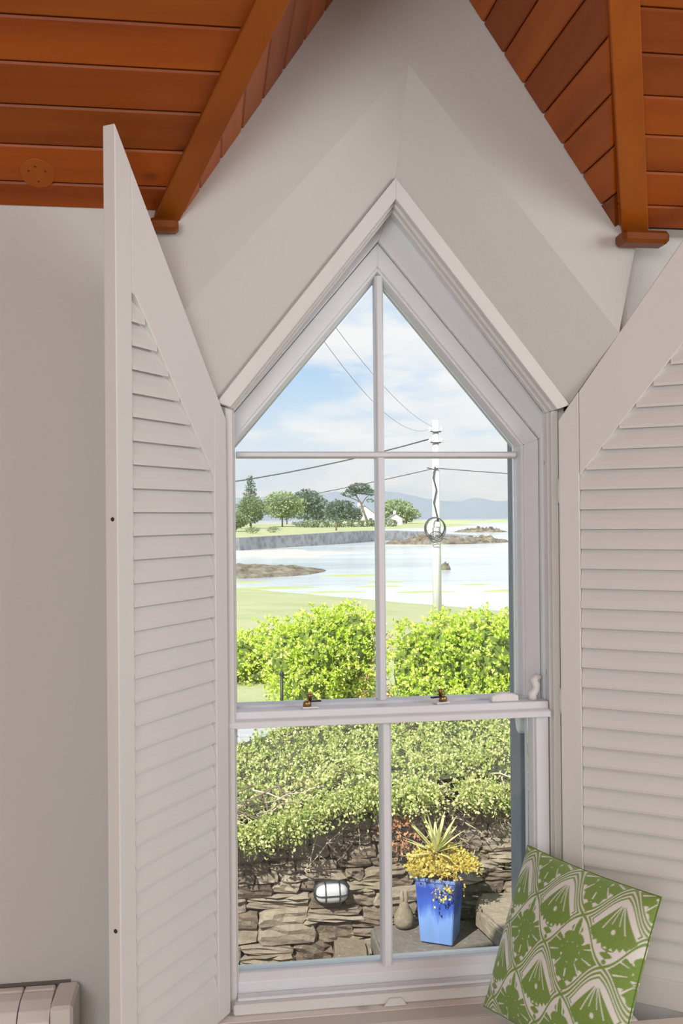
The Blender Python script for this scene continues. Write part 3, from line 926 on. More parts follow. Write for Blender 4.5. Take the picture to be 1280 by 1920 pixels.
rock_ridge('rock', [(20.1, 82), (21.2, 82.5)], .5, .75, 'shore_rock', 4, 'single small rock standing in the water by the utility pole')

# ---- sea wall and the far lawn ---------------------------------------
wp = [(-30, 118, -1.35), (4.2, 141.8, -1.3), (14.4, 156.5, -1.2), (23.3, 169.1, -1.0), (32.6, 187, -1.1), (46, 200, -1.6)]
vs, fs = [], []
for i, (x, y, z) in enumerate(wp):
    vs += [(x, y, SEA - .5), (x - .1, y + .3, z), (x - .4, y + 1.0, z), (x - .6, y + 1.6, SEA - .5)]
for i in range(len(wp) - 1):
    a = i * 4
    for q in range(3): fs.append([a + q, a + 4 + q, a + 5 + q, a + 1 + q])
tag(mesh('sea_wall', vs, fs, 'sea_wall_stone'), 'grey stone sea wall curving along the far shore', kind='structure')
def edge_y(x):
    for (x0, y0, _), (x1, y1, _) in zip(wp[:-1], wp[1:]):
        if x0 <= x <= x1: return y0 + (y1 - y0) * (x - x0) / (x1 - x0)
    return 118 if x < -30 else 200 + (x - 46) * 1.2
xs = np.linspace(-30, 64, 60); V = []; 
ny = 24
for q in range(ny):
    for x in xs:
        y0 = edge_y(x) + .8; y = y0 + (330 - y0) * (q / (ny - 1)) ** 1.3
        zz = -1.45 + min(1.0, (y - 130) / 110) * 1.15 + .06 * fb(x, y, .05)
        V.append((x, y, zz if q else zz - .1))
i = np.arange(ny - 1)[:, None] * len(xs) + np.arange(len(xs) - 1)[None, :]
F = np.stack([i, i + 1, i + len(xs) + 1, i + len(xs)], -1).reshape(-1, 4)
tag(fast_mesh('ground_far_lawn', np.array(V), F, 'grass_pale', None, True), 'pale lawn above the sea wall', kind='structure')

# ---- mountains and far shore, with sea haze between --------------------
def ridge(name, x0, x1, y, prof, m, depth, label, zb=-6):
    xs = np.linspace(x0, x1, 90); rows = []
    for f, dy in ((0, -depth), (.45, -depth * .55), (.8, -depth * .25), (1.0, 0), (.5, depth * .6), (0, depth)):
        for x in xs:
            h = prof(x) * (1 + .10 * fb(x, 0, .02, 5)) - zb
            rows.append((x, y + dy, zb + h * f * (1 + .12 * fb(x, dy, .03, 2) * (0 < f < 1))))
    i = np.arange(5)[:, None] * len(xs) + np.arange(len(xs) - 1)[None, :]
    F = np.stack([i, i + 1, i + len(xs) + 1, i + len(xs)], -1).reshape(-1, 4)
    return tag(fast_mesh(name, np.array(rows), F, m, None, True), label, kind='structure')
ga = lambda x, c, w: math.exp(-((x - c) / w) ** 2)
ridge('mountain_range', -500, 1500, 2150, lambda x: 30 + 26 * ga(x, 380, 130) + 20 * ga(x, 150, 200) + 22 * ga(x, 900, 200), 'mountain', 260, 'long hazy mountain range across the bay')
ridge('mountain_peak', 300, 860, 1800, lambda x: 2 + 29 * ga(x, 512, 52) + 12 * ga(x, 440, 60) + 16 * ga(x, 590, 60) + 8 * ga(x, 700, 60), 'mountain', 120, 'blue hazy mountain peak across the bay')
ridge('far_shore', 130, 620, 690, lambda x: -1.4 + .9 * fb(x, 1, .05, 9), 'far_shore', 30, 'thin low green strip of land across the water', zb=-3.6)

def haze_build():
    m = bpy.data.materials.new('sea_haze'); m.use_nodes = True
    t = m.node_tree; t.nodes.clear(); g = N(t)
    o = g.new('ShaderNodeOutputMaterial')
    v = g.new('ShaderNodeVolumeScatter'); v.inputs['Color'].default_value = (.84, .92, 1.0, 1); v.inputs['Density'].default_value = .0011
    g.link(v.outputs[0], o.inputs['Volume']); MATS['sea_haze'] = m
haze_build()
hz_o = box('haze', (-900, 720, -3.0), (1900, 1650, 120), 'sea_haze', None, 0)
tag(hz_o, 'thin bright sea haze over the bay', kind='stuff')

# ---- far trees -----------------------------------------------------
def crown_mesh(blobs, n, size, m, root, name='crown'):
    Ps, Ds = [], []
    tot = sum(b[3] * b[4] * b[5] for b in blobs)
    for bx, by, bz, rx, ry, rz in blobs:
        k = max(30, int(n * (rx * ry * rz) / tot))
        d = nrg.normal(size=(k, 3)); d /= np.linalg.norm(d, axis=1, keepdims=True)
        r = nrg.uniform(.72, 1.03, size=(k, 1))
        Ps.append(np.array((bx, by, bz)) + d * r * np.array((rx, ry, rz)))
        Ds.append(d + nrg.normal(size=(k, 3)) * .7)
    P_, D_ = np.concatenate(Ps), np.concatenate(Ds)
    return leaves(name, P_, D_, size * nrg.uniform(.6, 1.3, size=len(P_)), m, root, .7)

def tree(name, x, y, z0, h, w, m, label, lean=0, trunk_f=.16, n=2600, seed=0, trunk_r=.22, nb=9, group='trees behind the far lawn'):
    w *= 1.3 if name != 'shrub' else 1.0
    rr = random.Random(seed)
    root = empty(name, (x, y, z0))
    tube('trunk', [(0, 0, -.3), (lean * .4, 0, h * trunk_f * .6), (lean, 0, h * .6)], [trunk_r, trunk_r * .8, trunk_r * .4], 'bark', root, 7)
    bl = []
    for i in range(nb):
        a = rr.uniform(0, 6.28); q = rr.uniform(.15, .62)
        zc = h * (trunk_f + (1 - trunk_f) * rr.uniform(.25, .78))
        sw = 1 - abs((zc / h - trunk_f) / (1 - trunk_f) - .45) * .7
        bl.append((lean + math.cos(a) * q * w * .5 * sw, math.sin(a) * q * w * .4, zc, w * .28 * sw, w * .26 * sw, h * .17))
    bl.append((lean, 0, h * (trunk_f + (1 - trunk_f) * .5), w * .36, w * .34, h * (1 - trunk_f) * .46))
    crown_mesh(bl, n, w * .055, m, root)
    return tag(root, label, 'tree', group)
T = 'trees behind the far lawn'
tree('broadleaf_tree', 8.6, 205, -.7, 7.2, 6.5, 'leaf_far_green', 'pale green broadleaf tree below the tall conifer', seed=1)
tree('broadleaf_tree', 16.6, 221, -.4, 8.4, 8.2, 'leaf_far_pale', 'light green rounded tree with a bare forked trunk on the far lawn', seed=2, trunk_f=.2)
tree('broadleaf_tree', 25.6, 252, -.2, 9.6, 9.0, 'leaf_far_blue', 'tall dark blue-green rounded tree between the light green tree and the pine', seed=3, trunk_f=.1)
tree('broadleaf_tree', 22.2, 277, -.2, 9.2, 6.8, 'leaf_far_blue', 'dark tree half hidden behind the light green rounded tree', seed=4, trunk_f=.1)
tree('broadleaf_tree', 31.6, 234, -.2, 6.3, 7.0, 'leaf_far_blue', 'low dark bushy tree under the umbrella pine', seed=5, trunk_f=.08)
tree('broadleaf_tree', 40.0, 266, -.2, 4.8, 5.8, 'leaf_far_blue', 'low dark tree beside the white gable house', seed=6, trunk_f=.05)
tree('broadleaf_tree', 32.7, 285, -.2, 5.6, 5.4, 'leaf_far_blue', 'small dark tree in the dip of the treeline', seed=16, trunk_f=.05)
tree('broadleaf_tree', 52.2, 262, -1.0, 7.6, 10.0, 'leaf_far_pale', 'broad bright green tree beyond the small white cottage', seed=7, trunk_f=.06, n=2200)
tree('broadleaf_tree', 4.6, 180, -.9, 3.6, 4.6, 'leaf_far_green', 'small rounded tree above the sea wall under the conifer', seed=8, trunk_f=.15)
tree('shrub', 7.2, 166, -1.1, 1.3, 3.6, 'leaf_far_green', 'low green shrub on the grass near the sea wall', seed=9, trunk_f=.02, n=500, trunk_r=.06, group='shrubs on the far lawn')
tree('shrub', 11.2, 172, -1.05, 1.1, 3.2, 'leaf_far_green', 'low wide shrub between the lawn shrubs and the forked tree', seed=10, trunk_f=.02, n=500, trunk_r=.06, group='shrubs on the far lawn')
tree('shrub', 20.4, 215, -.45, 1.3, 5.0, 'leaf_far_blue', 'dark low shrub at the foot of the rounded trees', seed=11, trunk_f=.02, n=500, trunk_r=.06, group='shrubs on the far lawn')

con = empty('conifer_tree', (10.1, 240, -.3))
tube('trunk', [(0, 0, 0), (0, 0, 12.0)], [.3, .05], 'bark', con, 7)
bl = []
for i in range(8):
    z = 5.2 + i * .92; r = 2.9 * (1 - (z - 4.0) / 10.2)
    for a in range(3):
        an = a * 2.1 + i
        bl.append((math.cos(an) * r * .5, math.sin(an) * r * .5, z, r * .55, r * .5, .26))
bl.append((0, 0, 12.1, .35, .35, .5))
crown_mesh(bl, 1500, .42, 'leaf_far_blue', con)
tag(con, 'tall layered conifer standing above the pale broadleaf trees', 'tree', T)

pine = empty('umbrella_pine', (38.4, 230, -.3))
tube('trunk', [(0, 0, 0), (-.9, 0, 2.6), (-1.9, 0, 5.6), (-3.3, 0, 7.6)], [.34, .28, .2, .1], 'bark', pine, 8)
tube('branch', [(-1.7, 0, 5.0), (-.6, 0, 6.6), (.6, 0, 7.6)], [.15, .11, .05], 'bark', pine, 6)
tube('branch', [(-1.9, 0, 5.6), (-3.8, 0, 6.5), (-5.4, 0, 7.0)], [.14, .1, .05], 'bark', pine, 6)
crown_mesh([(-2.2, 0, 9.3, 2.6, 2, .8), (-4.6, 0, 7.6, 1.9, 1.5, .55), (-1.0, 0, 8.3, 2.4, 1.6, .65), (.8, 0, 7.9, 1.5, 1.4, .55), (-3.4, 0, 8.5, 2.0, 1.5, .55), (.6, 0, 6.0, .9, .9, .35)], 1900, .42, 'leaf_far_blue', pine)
tag(pine, 'umbrella pine with a leaning trunk and flat layered crown', 'tree', T)

palm = empty('small_palm', (23.8, 180, -.95))
tube('trunk', [(0, 0, -.1), (0, 0, 1.9)], .16, 'bark', palm, 7)
Pm = np.array([(0, 0, 2.0)] * 70, dtype=float); Dm = nrg.normal(size=(70, 3)); Dm[:, 2] = np.abs(Dm[:, 2]) * .7
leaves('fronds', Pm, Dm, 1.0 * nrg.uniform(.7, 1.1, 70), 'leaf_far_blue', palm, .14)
tag(palm, 'tiny spiky palm standing alone on the far lawn', 'tree')

hedge_far = empty('long_hedge', (30, 212, -.5))
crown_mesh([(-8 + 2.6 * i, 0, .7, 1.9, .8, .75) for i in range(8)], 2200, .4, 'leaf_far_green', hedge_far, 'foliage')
tag(hedge_far, 'long low clipped hedge across the far lawn', 'hedge')

# ---- far houses -----------------------------------------------------
def house(name, x, y, z, w, d, h, rh, label, wins, rz=0):
    root = empty(name, (x, y, z), rz)
    poly = [(-w / 2, 0), (w / 2, 0), (w / 2, h), (0, h + rh), (-w / 2, h)]
    prism('wall', poly, (0, 0, 0), (1, 0, 0), (0, 0, 1), (0, 1, 0), 0, d, 'house_render', root, 0)
    for s in (-1, 1):
        mesh('roof', [(0, -.2, h + rh + .12), (s * (w / 2 + .25), -.2, h - .1), (s * (w / 2 + .25), d + .2, h - .1), (0, d + .2, h + rh + .12),
                      (0, -.2, h + rh + .02), (s * (w / 2 + .25), -.2, h - .2), (s * (w / 2 + .25), d + .2, h - .2), (0, d + .2, h + rh + .02)],
             [[0, 1, 2, 3], [7, 6, 5, 4], [0, 4, 5, 1], [1, 5, 6, 2], [2, 6, 7, 3], [3, 7, 4, 0]], 'slate', root)
    box('chimney', (-.35, d * .5 - .3, h + rh - .3), (.35, d * .5 + .3, h + rh + .9), 'house_render', root, 0)
    for (wx, wz, ww, wh) in wins:
        f = box('window', (wx - ww / 2, -.06, wz), (wx + ww / 2, .02, wz + wh), 'house_render', root, 0)
        box('pane', (wx - ww / 2 + .1, -.08, wz + .1), (wx + ww / 2 - .1, -.05, wz + wh - .1), 'far_glass', f, 0)
    return tag(root, label, 'house')
house('gable_house', 45.6, 280, -.6, 8.5, 9, 2.6, 3.0, 'white gabled house half hidden behind the leaning pine', [(-2, .8, 1.2, 1.2), (2, .8, 1.2, 1.2)], R(12))
house('cottage', 46.4, 236, -.9, 3.4, 5, 2.2, 1.0, 'small white cottage partly hidden by the bright green tree', [(-.2, .7, .9, 1.1)], R(-5))

# ---- utility pole and its wires --------------------------------------
pole = empty('utility_pole', (6.84, 28, -1.98))
tube('post', [(0, 0, -.2), (0, 0, 3), (0, 0, 6.68)], [.15, .135, .10], 'weathered_pole', pole, 14)
for z in (6.33, 5.98):
    tube('insulator_bracket', [(-.20, -.06, z), (-.08, -.12, z - .03), (.08, -.12, z - .03), (.17, -.06, z)], .025, 'wire_black', pole, 6)
    for x in (-.2, .17):
        lathe('insulator', [(.02, z - .02), (.05, z), (.045, z + .09), (.02, z + .12)], 'white_plastic', pole, (x, -.06, 0), 'Z', 10)
tube('insulator_bracket', [(-.32, -.1, 5.15), (-.1, -.14, 5.09), (.05, -.14, 5.13)], .022, 'wire_black', pole, 6)
tube('down_cable', [(-.06, -.13, 5.18), (-.13, -.15, 4.83), (-.03, -.15, 4.43), (-.12, -.15, 4.03), (.0, -.15, 3.53), (.04, -.15, 3.33)], .026, 'wire_black', pole, 6)
for k, (r, dz) in enumerate(((.33, 0), (.30, .02), (.335, -.03), (.22, -.28))):
    c = Vector((-.11 + .01 * k, -.20 - .02 * k, 3.21 + dz))
    tube('cable_coil', [c + Vector((r * math.cos(a), 0, r * math.sin(a) * (1.05 if k < 3 else .8))) for a in np.linspace(0, 2 * math.pi, 29)[:-1]], .016, 'wire_black', pole, 6, True)
for dx, dz, w, h in ((-.15, .10, .20, .18), (.09, .12, .14, .16), (-.17, -.12, .16, .18), (.05, -.10, .14, .22)):
    box('junction_box', (-.10 + dx - w / 2, -.22, 3.21 + dz - h / 2), (-.10 + dx + w / 2, -.14, 3.21 + dz + h / 2), 'white_plastic', pole, .01)
tag(pole, 'pale weathered utility pole with a coil of cable beyond the lime bushes', 'utility pole')

def wire(p0, p1, sag, label, r=.02, n=24):
    p0, p1 = Vector(p0), Vector(p1)
    pts = []
    for i in range(n + 1):
        t = i / n; q = p0.lerp(p1, t); q.z -= sag * 4 * t * (1 - t); pts.append(q)
    o = tube('overhead_wire', pts, r, 'wire_black', None, 5)
    return tag(o, label, 'wire', 'overhead wires at the utility pole')
wire((6.64, 27.94, 4.10), (-16, 33, 3.3), 1.35, 'black overhead wire from the pole top to the far trees side', .022)
wire((6.64, 27.94, 3.12), (-14, 60, 2.0), .9, 'thin overhead wire leaving the middle of the pole over the treeline', .014)
wire((6.9, 27.94, 3.15), (40, 36, 4.2), .8, 'thin overhead wire leaving the middle of the pole over the bay', .014)
wire((6.66, 27.94, 4.42), (-2.5, .25, 6.25), 1.4, 'sagging service wire from the pole top up over the house', .004)
wire((6.98, 27.94, 4.42), (-2.5, .6, 6.0), .9, 'tauter service wire from the pole top up over the house', .004)

# ---- lime bushes and the gate post -------------------------------------
def bush(name, blobs, n, size, m, label, core=True, group=None, spray=.22, per=9, dry=()):
    root = empty(name, (blobs[0][0], blobs[0][1], -1.2))
    o0 = np.array(root.location)
    Ps, Ds = [], []
    tot = sum(b[3] * b[5] + b[3] * b[4] for b in blobs)
    for bx, by, bz, rx, ry, rz in blobs:
        k = max(20, int(n / per * (rx * rz + rx * ry) / tot))
        d = nrg.normal(size=(k, 3)); d[:, 1] -= .35; d[:, 2] += .25; d /= np.linalg.norm(d, axis=1, keepdims=True)
        st = np.array((bx, by, bz)) + d * nrg.uniform(.80, .97, size=(k, 1)) * np.array((rx, ry, rz)) - o0
        di = d + nrg.normal(size=(k, 3)) * .5; 
        p, l = sprays(st, di, spray, per)
        Ps.append(p); Ds.append(l)
    P_, D_ = np.concatenate(Ps), np.concatenate(Ds)
    leaves('foliage', P_, D_, size * nrg.uniform(.6, 1.25, size=len(P_)), m, root, .6)
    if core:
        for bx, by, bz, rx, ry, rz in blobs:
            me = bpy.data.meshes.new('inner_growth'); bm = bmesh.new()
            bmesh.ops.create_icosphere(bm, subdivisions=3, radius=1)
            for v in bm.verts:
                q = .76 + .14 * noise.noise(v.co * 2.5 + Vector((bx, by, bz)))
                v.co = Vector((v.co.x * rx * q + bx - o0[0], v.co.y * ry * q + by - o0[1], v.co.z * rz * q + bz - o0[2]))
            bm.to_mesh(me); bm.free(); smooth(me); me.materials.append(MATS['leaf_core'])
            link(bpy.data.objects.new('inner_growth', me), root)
    if dry:
        Ps, Ds = [], []
        for bx, by, bz, rx, ry, rz in dry:
            d = nrg.normal(size=(70, 3)); d /= np.linalg.norm(d, axis=1, keepdims=True)
            p, l = sprays(np.array((bx, by, bz)) + d * np.array((rx, ry, rz)) * nrg.uniform(.5, 1, (70, 1)) - o0, d + np.array((0, -.4, 0)), .16, 7)
            Ps.append(p); Ds.append(l)
        P_, D_ = np.concatenate(Ps), np.concatenate(Ds)
        tag(leaves('withered_growth', P_, D_, .045 * nrg.uniform(.6, 1.3, len(P_)), 'dry_leaf', root, .4), 'withered brown twiggy growth')
    return tag(root, label, 'bush', group)
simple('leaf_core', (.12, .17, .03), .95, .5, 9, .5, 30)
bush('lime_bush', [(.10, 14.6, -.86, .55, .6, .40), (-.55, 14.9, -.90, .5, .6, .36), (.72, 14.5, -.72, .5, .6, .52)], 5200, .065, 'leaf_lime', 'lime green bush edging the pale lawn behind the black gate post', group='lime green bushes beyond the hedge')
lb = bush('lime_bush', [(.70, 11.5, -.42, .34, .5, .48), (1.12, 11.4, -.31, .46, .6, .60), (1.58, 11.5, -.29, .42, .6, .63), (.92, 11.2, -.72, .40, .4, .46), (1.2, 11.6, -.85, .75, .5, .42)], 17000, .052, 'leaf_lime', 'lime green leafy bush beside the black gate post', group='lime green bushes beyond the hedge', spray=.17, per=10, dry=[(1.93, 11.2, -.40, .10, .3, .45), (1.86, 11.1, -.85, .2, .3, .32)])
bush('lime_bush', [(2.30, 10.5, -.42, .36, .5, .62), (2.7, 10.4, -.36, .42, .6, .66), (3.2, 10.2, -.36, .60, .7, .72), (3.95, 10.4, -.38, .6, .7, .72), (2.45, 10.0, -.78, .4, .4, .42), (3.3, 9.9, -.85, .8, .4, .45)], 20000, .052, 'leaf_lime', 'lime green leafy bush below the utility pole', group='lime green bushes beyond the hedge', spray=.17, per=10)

gp = empty('gate_post', (.49, 10.3, -1.2))
tube('post', [(0, 0, 0), (0, 0, .74)], .022, 'black_metal', gp, 8)
lathe('cap', [(.022, .74), (.034, .75), (.03, .78), (.008, .81)], 'black_metal', gp, (0, 0, 0), 'Z', 10)
tube('rail', [(0, 0, .26), (.16, .0, .26)], .014, 'black_metal', gp, 6)
tag(gp, 'thin black metal gate post by the pale road', 'post')

# ---- cotoneaster hedge over the wall -----------------------------------
simple('hedge_shade_core', (.06, .065, .03), .95, .5, 9, .5, 30)
def garden_hedge():
    root = empty('cotoneaster_hedge', (.8, 4.4, -.42))
    o0 = np.array(root.location)
    def top(x, y):
        left = min(.17, max(0.0, (.45 - x)) ** 1.2 * .28)
        rnd_ = .10 * max(0.0, (3.75 - y) / .35) ** 1.5
        return .045 - left - rnd_ + .05 * fb(x, y, 1.7, 4)
    def low(x):
        return -.05 - .20 * max(0, min(1, (.42 - x) / .35)) - .10 * max(0, min(1, (x - 1.15) / .25)) + .10 * fb(x, 0, 2.5, 8)
    k = 5500
    x = nrg.uniform(-1.75, 2.9, k); y = 3.4 + (5.35 - 3.4) * nrg.uniform(0, 1, k) ** 1.25
    S1 = np.array([(a, b, top(a, b) - abs(nrg.normal()) * .03) for a, b in zip(x, y)])
    D1 = nrg.normal(size=(k, 3)) * .7 + np.array((0, -.35, .55))
    k2 = 3800
    x = nrg.uniform(-1.75, 2.9, k2)
    S2 = []
    for a in x:
        zt, zl = top(a, 3.45), low(a)
        f = nrg.uniform(0, 1) ** 2.2
        S2.append((a, 3.42 + .10 * f + nrg.normal() * .03, zt + (zl - zt) * f))
    S2 = np.array(S2); D2 = nrg.normal(size=(k2, 3)) * .55 + np.array((0, -.6, -.35))
    S = np.concatenate([S1, S2]); D = np.concatenate([D1, D2])
    keep = np.array([noise.noise(Vector((p_[0] * 5.5, p_[1] * 2.2, p_[2] * 8))) > -.30 for p_ in S])
    S, D = S[keep] - o0, D[keep]
    p, l = sprays(S, D, .12, 10)
    leaves('foliage', p, l, .0235 * nrg.uniform(.6, 1.3, len(p)), 'leaf_cotoneaster', root, .62)
    # inner mass, coloured dark to stand for shade in the hollows
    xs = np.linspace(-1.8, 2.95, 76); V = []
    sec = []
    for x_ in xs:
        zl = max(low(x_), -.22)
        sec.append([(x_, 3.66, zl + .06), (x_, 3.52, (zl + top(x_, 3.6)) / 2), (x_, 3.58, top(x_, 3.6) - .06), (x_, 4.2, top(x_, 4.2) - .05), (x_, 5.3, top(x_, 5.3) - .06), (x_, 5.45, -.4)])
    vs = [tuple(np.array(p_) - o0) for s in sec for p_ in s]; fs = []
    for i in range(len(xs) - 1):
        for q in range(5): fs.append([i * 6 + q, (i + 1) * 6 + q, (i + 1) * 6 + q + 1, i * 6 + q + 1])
    mesh('inner_growth', vs, fs, 'hedge_shade_core', root)
    # bare branches under the leaves, some hanging over the wall
    rr = random.Random(5)
    for i in range(110):
        x0 = rr.uniform(-1.0, 1.9); z0 = rr.uniform(-.16, .0)
        hang = rr.uniform(.05, .22) if rr.random() < .75 else rr.uniform(.2, .36)
        pts = [Vector((x0, 3.56, z0))]
        dx = rr.uniform(-.09, .09)
        for s in range(5):
            q = pts[-1] + Vector((dx + rr.uniform(-.035, .035), -.022 + rr.uniform(-.01, .012), -hang / 5 + rr.uniform(-.02, .02)))
            q.y = max(q.y, 3.36); pts.append(q)
        pts = [q - Vector(o0) for q in pts]
        tv, tf = tube('twig', pts, [.006, .0055, .005, .004, .003, .002], None, None, 5, raw=True)
        for s in range(2, 6):
            for _ in range(3):
                a = pts[s]
                v2, f2 = tube('twig', [a, a + Vector((rr.uniform(-.05, .05), rr.uniform(-.02, .0), rr.uniform(-.05, .03)))], [.0028, .0014], None, None, 4, raw=True)
                k_ = len(tv); tv = tv + v2; tf = tf + [[q + k_ for q in f_] for f_ in f2]
        mesh('twig', tv, tf, 'pale_twig' if rr.random() < .65 else 'bark', root, sm=True)
    tag(root, 'cotoneaster hedge with small leaves and bare twigs overhanging the stone wall', 'hedge')
garden_hedge()
dry = bush('dead_fern', [(.66, 3.43, -.30, .09, .05, .07)], 260, .03, 'dry_leaf', 'clump of brown dead leaves on top of the stone wall', core=False, spray=.06, per=6)
dry['category'] = 'plant'

# ---- stone garden wall ------------------------------------------------
gw = empty('garden_wall', (.7, 3.62, -1.12))
gwo = Vector((.7, 3.62, -1.12))
tag(gw, 'rubble stone garden wall with a bulkhead lamp under the hedge', kind='structure')
def wall_top(x): return -.30 + .06 * math.sin(x * 2.2) + .05 * max(0, min(1, (x - .2) * 2)) - .10 * max(0, min(.9, .25 - x))
cx = np.linspace(-1.8, 3.0, 34); vs, fs = [], []
for x_ in cx:
    vs += [tuple(Vector((x_, 3.60, -1.2)) - gwo), tuple(Vector((x_, 3.60, wall_top(x_) - .02)) - gwo), tuple(Vector((x_, 3.95, wall_top(x_) - .02)) - gwo)]
for i in range(len(cx) - 1):
    for q in range(2): fs.append([i * 3 + q, i * 3 + 3 + q, i * 3 + 4 + q, i * 3 + 1 + q])
mesh('core', vs, fs, 'mortar', gw)
stone_meshes = []
for s in range(10):
    bm = bmesh.new(); bmesh.ops.create_cube(bm, size=1.0)
    bmesh.ops.subdivide_edges(bm, edges=bm.edges[:], cuts=3, use_grid_fill=True)
    sk = [random.Random(s * 5 + q).uniform(-.16, .16) for q in range(6)]
    for v in bm.verts:
        c = v.co.copy()
        r4 = (abs(c.x * 2) ** 9 + abs(c.y * 2) ** 9 + abs(c.z * 2) ** 9) ** (1 / 9)
        c = c / max(r4, .001) if r4 > 1 else c
        c.x += sk[0] * c.z + sk[1] * c.z * c.x; c.z += sk[2] * c.x * .7 + sk[3] * c.x * c.x * .5
        nn = noise.noise(c * 3.1 + Vector((s * 9, 0, 0))); n2 = noise.noise(c * 7 + Vector((0, s * 7, 0)))
        c *= 1 + .12 * nn + .08 * n2; c.y += .16 * n2 + .10 * nn
        v.co = c
    me = bpy.data.meshes.new('stone'); bm.to_mesh(me); bm.free(); smooth(me, False)
    stone_meshes.append(me)
st_mats = ['stone', 'stone', 'stone', 'stone_pale']
for k, me in enumerate(stone_meshes): me.materials.append(MATS[st_mats[k % 4]])
rs = random.Random(21)
z = -1.16
while z < -.26:
    big = z < -.72
    h = rs.uniform(.075, .125) if big else rs.uniform(.04, .085)
    x = -1.65 + rs.uniform(0, .15)
    while x < 2.3:
        w = rs.uniform(.14, .40) if big else rs.uniform(.10, .27)
        if z + h * .6 < wall_top(x + w / 2):
            rows = [(z + h / 2, h)] if (rs.random() < .8 or h < .07) else [(z + h * .27, h * .52), (z + h * .77, h * .45)]
            for zc, hh in rows:
                o = bpy.data.objects.new('stone', stone_meshes[rs.randrange(10)]); link(o, gw)
                o.location = Vector((x + w / 2, 3.585 + rs.uniform(-.015, .015), zc + rs.uniform(-.006, .006))) - gwo
                o.scale = (w * 1.06, .15, hh * 1.14)
                o.rotation_euler = (rs.uniform(-.10, .10), rs.uniform(-.11, .11), rs.uniform(-.08, .08) + (math.pi if rs.random() < .5 else 0))
        x += w + .008
    z += h + .006

# bulkhead lamp on the wall
bk = empty('bulkhead_lamp', (.272, 3.49, -.645))
def oval(name, prof, m, par):
    vs, fs = [], []; n = 28
    for (a, b, y) in prof:
        for k in range(n):
            t = 2 * math.pi * k / n
            cx_, cz_ = math.cos(t), math.sin(t)
            vs.append((a * math.copysign(abs(cx_) ** .62, cx_), y, b * math.copysign(abs(cz_) ** .75, cz_)))
    for i in range(len(prof) - 1):
        for k in range(n):
            k2 = (k + 1) % n; fs.append([i * n + k, i * n + k2, (i + 1) * n + k2, (i + 1) * n + k])
    fs.append(list(range(n))); fs.append([(len(prof) - 1) * n + k for k in range(n)])
    return mesh(name, vs, fs, m, par, sm=True)
oval('base', [(.108, .068, .03), (.110, .070, -.005), (.104, .064, -.018)], 'black_metal', bk)
oval('lens', [(.098, .058, -.016), (.094, .054, -.040), (.078, .042, -.058), (.045, .022, -.066), (.01, .005, -.067)], 'lens_plastic', bk)
for x in (-.042, .042):
    tube('cage_bar', [(x, -.016 if abs(q) > .99 else -.070 * math.cos(q * 1.15) ** .6, .066 * q) for q in np.linspace(-1, 1, 11)], .0035, 'black_metal', bk, 6)
tube('cage_bar', [(.106 * q, -.016 - .056 * max(0, 1 - abs(q) ** 5) ** .5, -.002) for q in np.linspace(-1, 1, 15)], .0035, 'black_metal', bk, 6)
tag(bk, 'oval bulkhead lamp with black cage fixed to the stone wall', 'lamp')

# ---- ledge, pot and plants ---------------------------------------------
def rough_slab(name, poly, z0, z1, m, label, seed=1, parent=None, cat='stone'):
    bm = bmesh.new()
    vs = [bm.verts.new((x, y, z0)) for x, y in poly]; f = bm.faces.new(vs)
    ex = bmesh.ops.extrude_face_region(bm, geom=[f])
    for v in [g_ for g_ in ex['geom'] if isinstance(g_, bmesh.types.BMVert)]: v.co.z = z1
    bmesh.ops.recalc_face_normals(bm, faces=bm.faces)
    bmesh.ops.bevel(bm, geom=list(bm.edges), offset=.02, segments=2, affect='EDGES')
    bmesh.ops.triangulate(bm, faces=bm.faces[:])
    bmesh.ops.subdivide_edges(bm, edges=bm.edges[:], cuts=2)
    for v in bm.verts:
        v.co += Vector((noise.noise(v.co * 6 + Vector((seed, 0, 0))), noise.noise(v.co * 6 + Vector((0, seed, 0))), noise.noise(v.co * 5 + Vector((0, 0, seed))))) * .012
    me = bpy.data.meshes.new(name); bm.to_mesh(me); bm.free(); me.materials.append(MATS[m])
    o = link(bpy.data.objects.new(name, me), parent)
    return tag(o, label, cat)
rough_slab('stone_ledge', [(.50, 2.90), (1.9, 2.80), (1.9, 3.45), (.50, 3.45)], -1.12, -.842, 'paving', 'flat paved stone ledge under the blue pot', 1)
rough_slab('stone_block', [(1.10, 3.30), (1.145, 2.92), (1.42, 2.84), (1.75, 3.02), (1.75, 3.46), (1.18, 3.46)], -.826, -.70, 'stone_pale', 'large pale flat-topped stone block beside the blue pot', 3)
rough_slab('edge_stone', [(.24, 3.10), (.44, 3.02), (.47, 3.40), (.28, 3.46)], -1.12, -.90, 'stone', 'mossy rounded stone at the end of the ledge', 5)

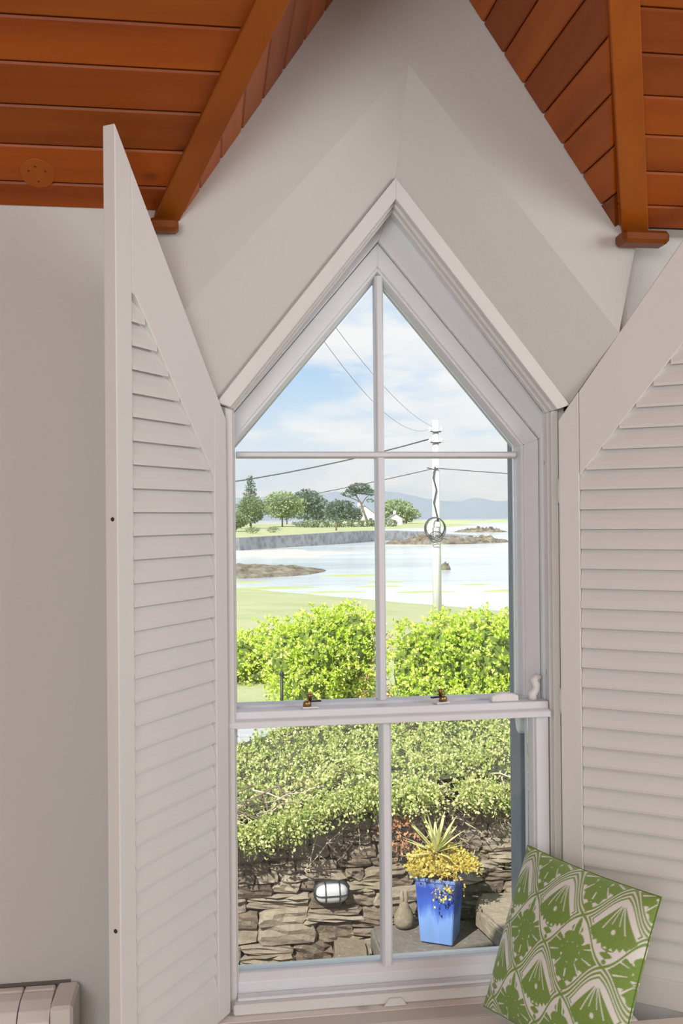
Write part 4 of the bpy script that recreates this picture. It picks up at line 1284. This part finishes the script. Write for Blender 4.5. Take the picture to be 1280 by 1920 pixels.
pot = empty('square_pot', (.868, 3.205, -.836), R(-28))
HB, HT, PH = .093, .119, .372
def sq(name, rings, m, par):
    vs, fs = [], []
    for h, z_ in rings: vs += [(-h, -h, z_), (h, -h, z_), (h, h, z_), (-h, h, z_)]
    for i in range(len(rings) - 1):
        for k in range(4): fs.append([i * 4 + k, i * 4 + (k + 1) % 4, i * 4 + 4 + (k + 1) % 4, i * 4 + 4 + k])
    fs.append([3, 2, 1, 0]); n = len(rings) * 4; fs.append([n - 4, n - 3, n - 2, n - 1])
    return mesh(name, vs, fs, m, par, bevel=.004, seg=2)
sq('body', [(HB, 0), (HT - .004, PH - .02)], 'blue_glaze', pot)
for (ax_, ay_, bx_, by_) in ((-1, -1, 1, -1), (1, -1, 1, 1), (1, 1, -1, 1), (-1, 1, -1, -1)):
    pass
rim = mesh('rim', [(s * HT * f, t * HT * f, z_) for z_ in (PH - .018, PH) for f in (1.0, .84) for s, t in ((-1, -1), (1, -1), (1, 1), (-1, 1))],
           [[k, (k + 1) % 4, 8 + (k + 1) % 4, 8 + k] for k in range(4)] + [[4 + (k + 1) % 4, 4 + k, 12 + k, 12 + (k + 1) % 4] for k in range(4)] +
           [[8 + k, 8 + (k + 1) % 4, 12 + (k + 1) % 4, 12 + k] for k in range(4)] + [[(k + 1) % 4, k, 4 + k, 4 + (k + 1) % 4] for k in range(4)], 'blue_glaze', pot, bevel=.003)
box('soil', (-HT * .86, -HT * .86, PH - .045), (HT * .86, HT * .86, PH - .018), 'soil', pot, 0)
tag(pot, 'tapered square pot in streaky cobalt blue glaze on the stone ledge', 'plant pot')

yz_ = -.836 + PH - .018
yuc = empty('yucca_plant', (.855, 3.23, yz_))
tube('stem', [(0, 0, -.005), (.004, 0, .07), (0, 0, .150)], [.022, .020, .018], 'bark', yuc, 10)
ry = random.Random(3)
for i in range(30):
    az = i * 2.4 + ry.uniform(-.2, .2); el = R(80 - 78 * (i / 29) ** .8)
    old = i > 25
    L_ = ry.uniform(.19, .25) if not old else ry.uniform(.10, .13)
    if old: el = R(ry.uniform(-75, -50))
    d = Vector((math.cos(az) * math.cos(el), math.sin(az) * math.cos(el), math.sin(el))); sd = Vector((-math.sin(az), math.cos(az), 0)); nn = d.cross(sd)
    p0 = Vector((0, 0, .147 - .03 * (i / 29)))
    vs, fs = [], []
    for q in range(6):
        t = q / 5; w = .013 * math.sin(math.pi * (.22 + .78 * t)) ** .8 if t < 1 else 0.0005
        c = p0 + d * (L_ * t) - Vector((0, 0, .018 * t * t if not old else 0))
        vs += [c - sd * w, c + nn * (-.004 * (1 - t)), c + sd * w]
    for q in range(5):
        a = q * 3; fs += [[a, a + 1, a + 4, a + 3], [a + 1, a + 2, a + 5, a + 4]]
    mesh('leaf', vs, fs, 'pale_twig' if old else 'leaf_yucca', yuc, sm=True)
tag(yuc, 'spiky variegated yucca growing from the blue pot', 'plant')

sed = empty('trailing_sedum', (.875, 3.2, yz_))
k = 420
th = nrg.uniform(0, 2 * math.pi, k); rr_ = np.sqrt(nrg.uniform(.05, 1, k))
hgt = .055 * (1 - rr_ ** 2) + .050 + nrg.normal(size=k) * .010 + .045 * np.maximum(0, np.sin(th))
S = np.stack([rr_ * .185 * np.cos(th) + .01, rr_ * .115 * np.sin(th), hgt], -1)
D = np.stack([np.cos(th) * rr_, np.sin(th) * rr_, .8 - .5 * rr_], -1) + nrg.normal(size=(k, 3)) * .4
p, l = sprays(S, D, .045, 9)
k = 9; S2 = np.stack([nrg.uniform(-.10, .10, k), np.full(k, -.145), nrg.uniform(-.02, .02, k)], -1)
p2, l2 = sprays(S2, np.stack([nrg.normal(size=k) * .2, np.full(k, -.25), np.full(k, -1.0)], -1), .06, 8)
p = np.concatenate([p, p2]); l = np.concatenate([l, l2])
leaves('foliage', p, l, .019 * nrg.uniform(.6, 1.3, len(p)), 'leaf_yellow', sed, .75)
for i in range(10):
    a = i * .63; tube('stem', [(0, 0, -.005), (.07 * math.cos(a), .06 * math.sin(a), .04), (.15 * math.cos(a), .12 * math.sin(a), .04)], [.004, .003, .002], 'bark', sed, 5)
tag(sed, 'golden yellow trailing plant spilling over the rim of the blue pot', 'plant')

orn = empty('stone_ornament', (.692, 3.38, -.838))
lathe('body', [(.02, 0), (.05, .004), (.062, .03), (.060, .065), (.045, .10), (.030, .125), (.026, .14), (.012, .152)], 'stone_pale', orn, (0, 0, 0), 'Z', 18, 1, .9)
for s in (-1, 1):
    lathe('ear', [(.006, .135), (.012, .155), (.014, .18), (.009, .205), (.002, .216)], 'stone_pale', orn, (s * .012, 0, 0), 'Z', 10, 1, .6)
tag(orn, 'pear-shaped weathered stone ornament standing behind the blue pot', 'ornament')
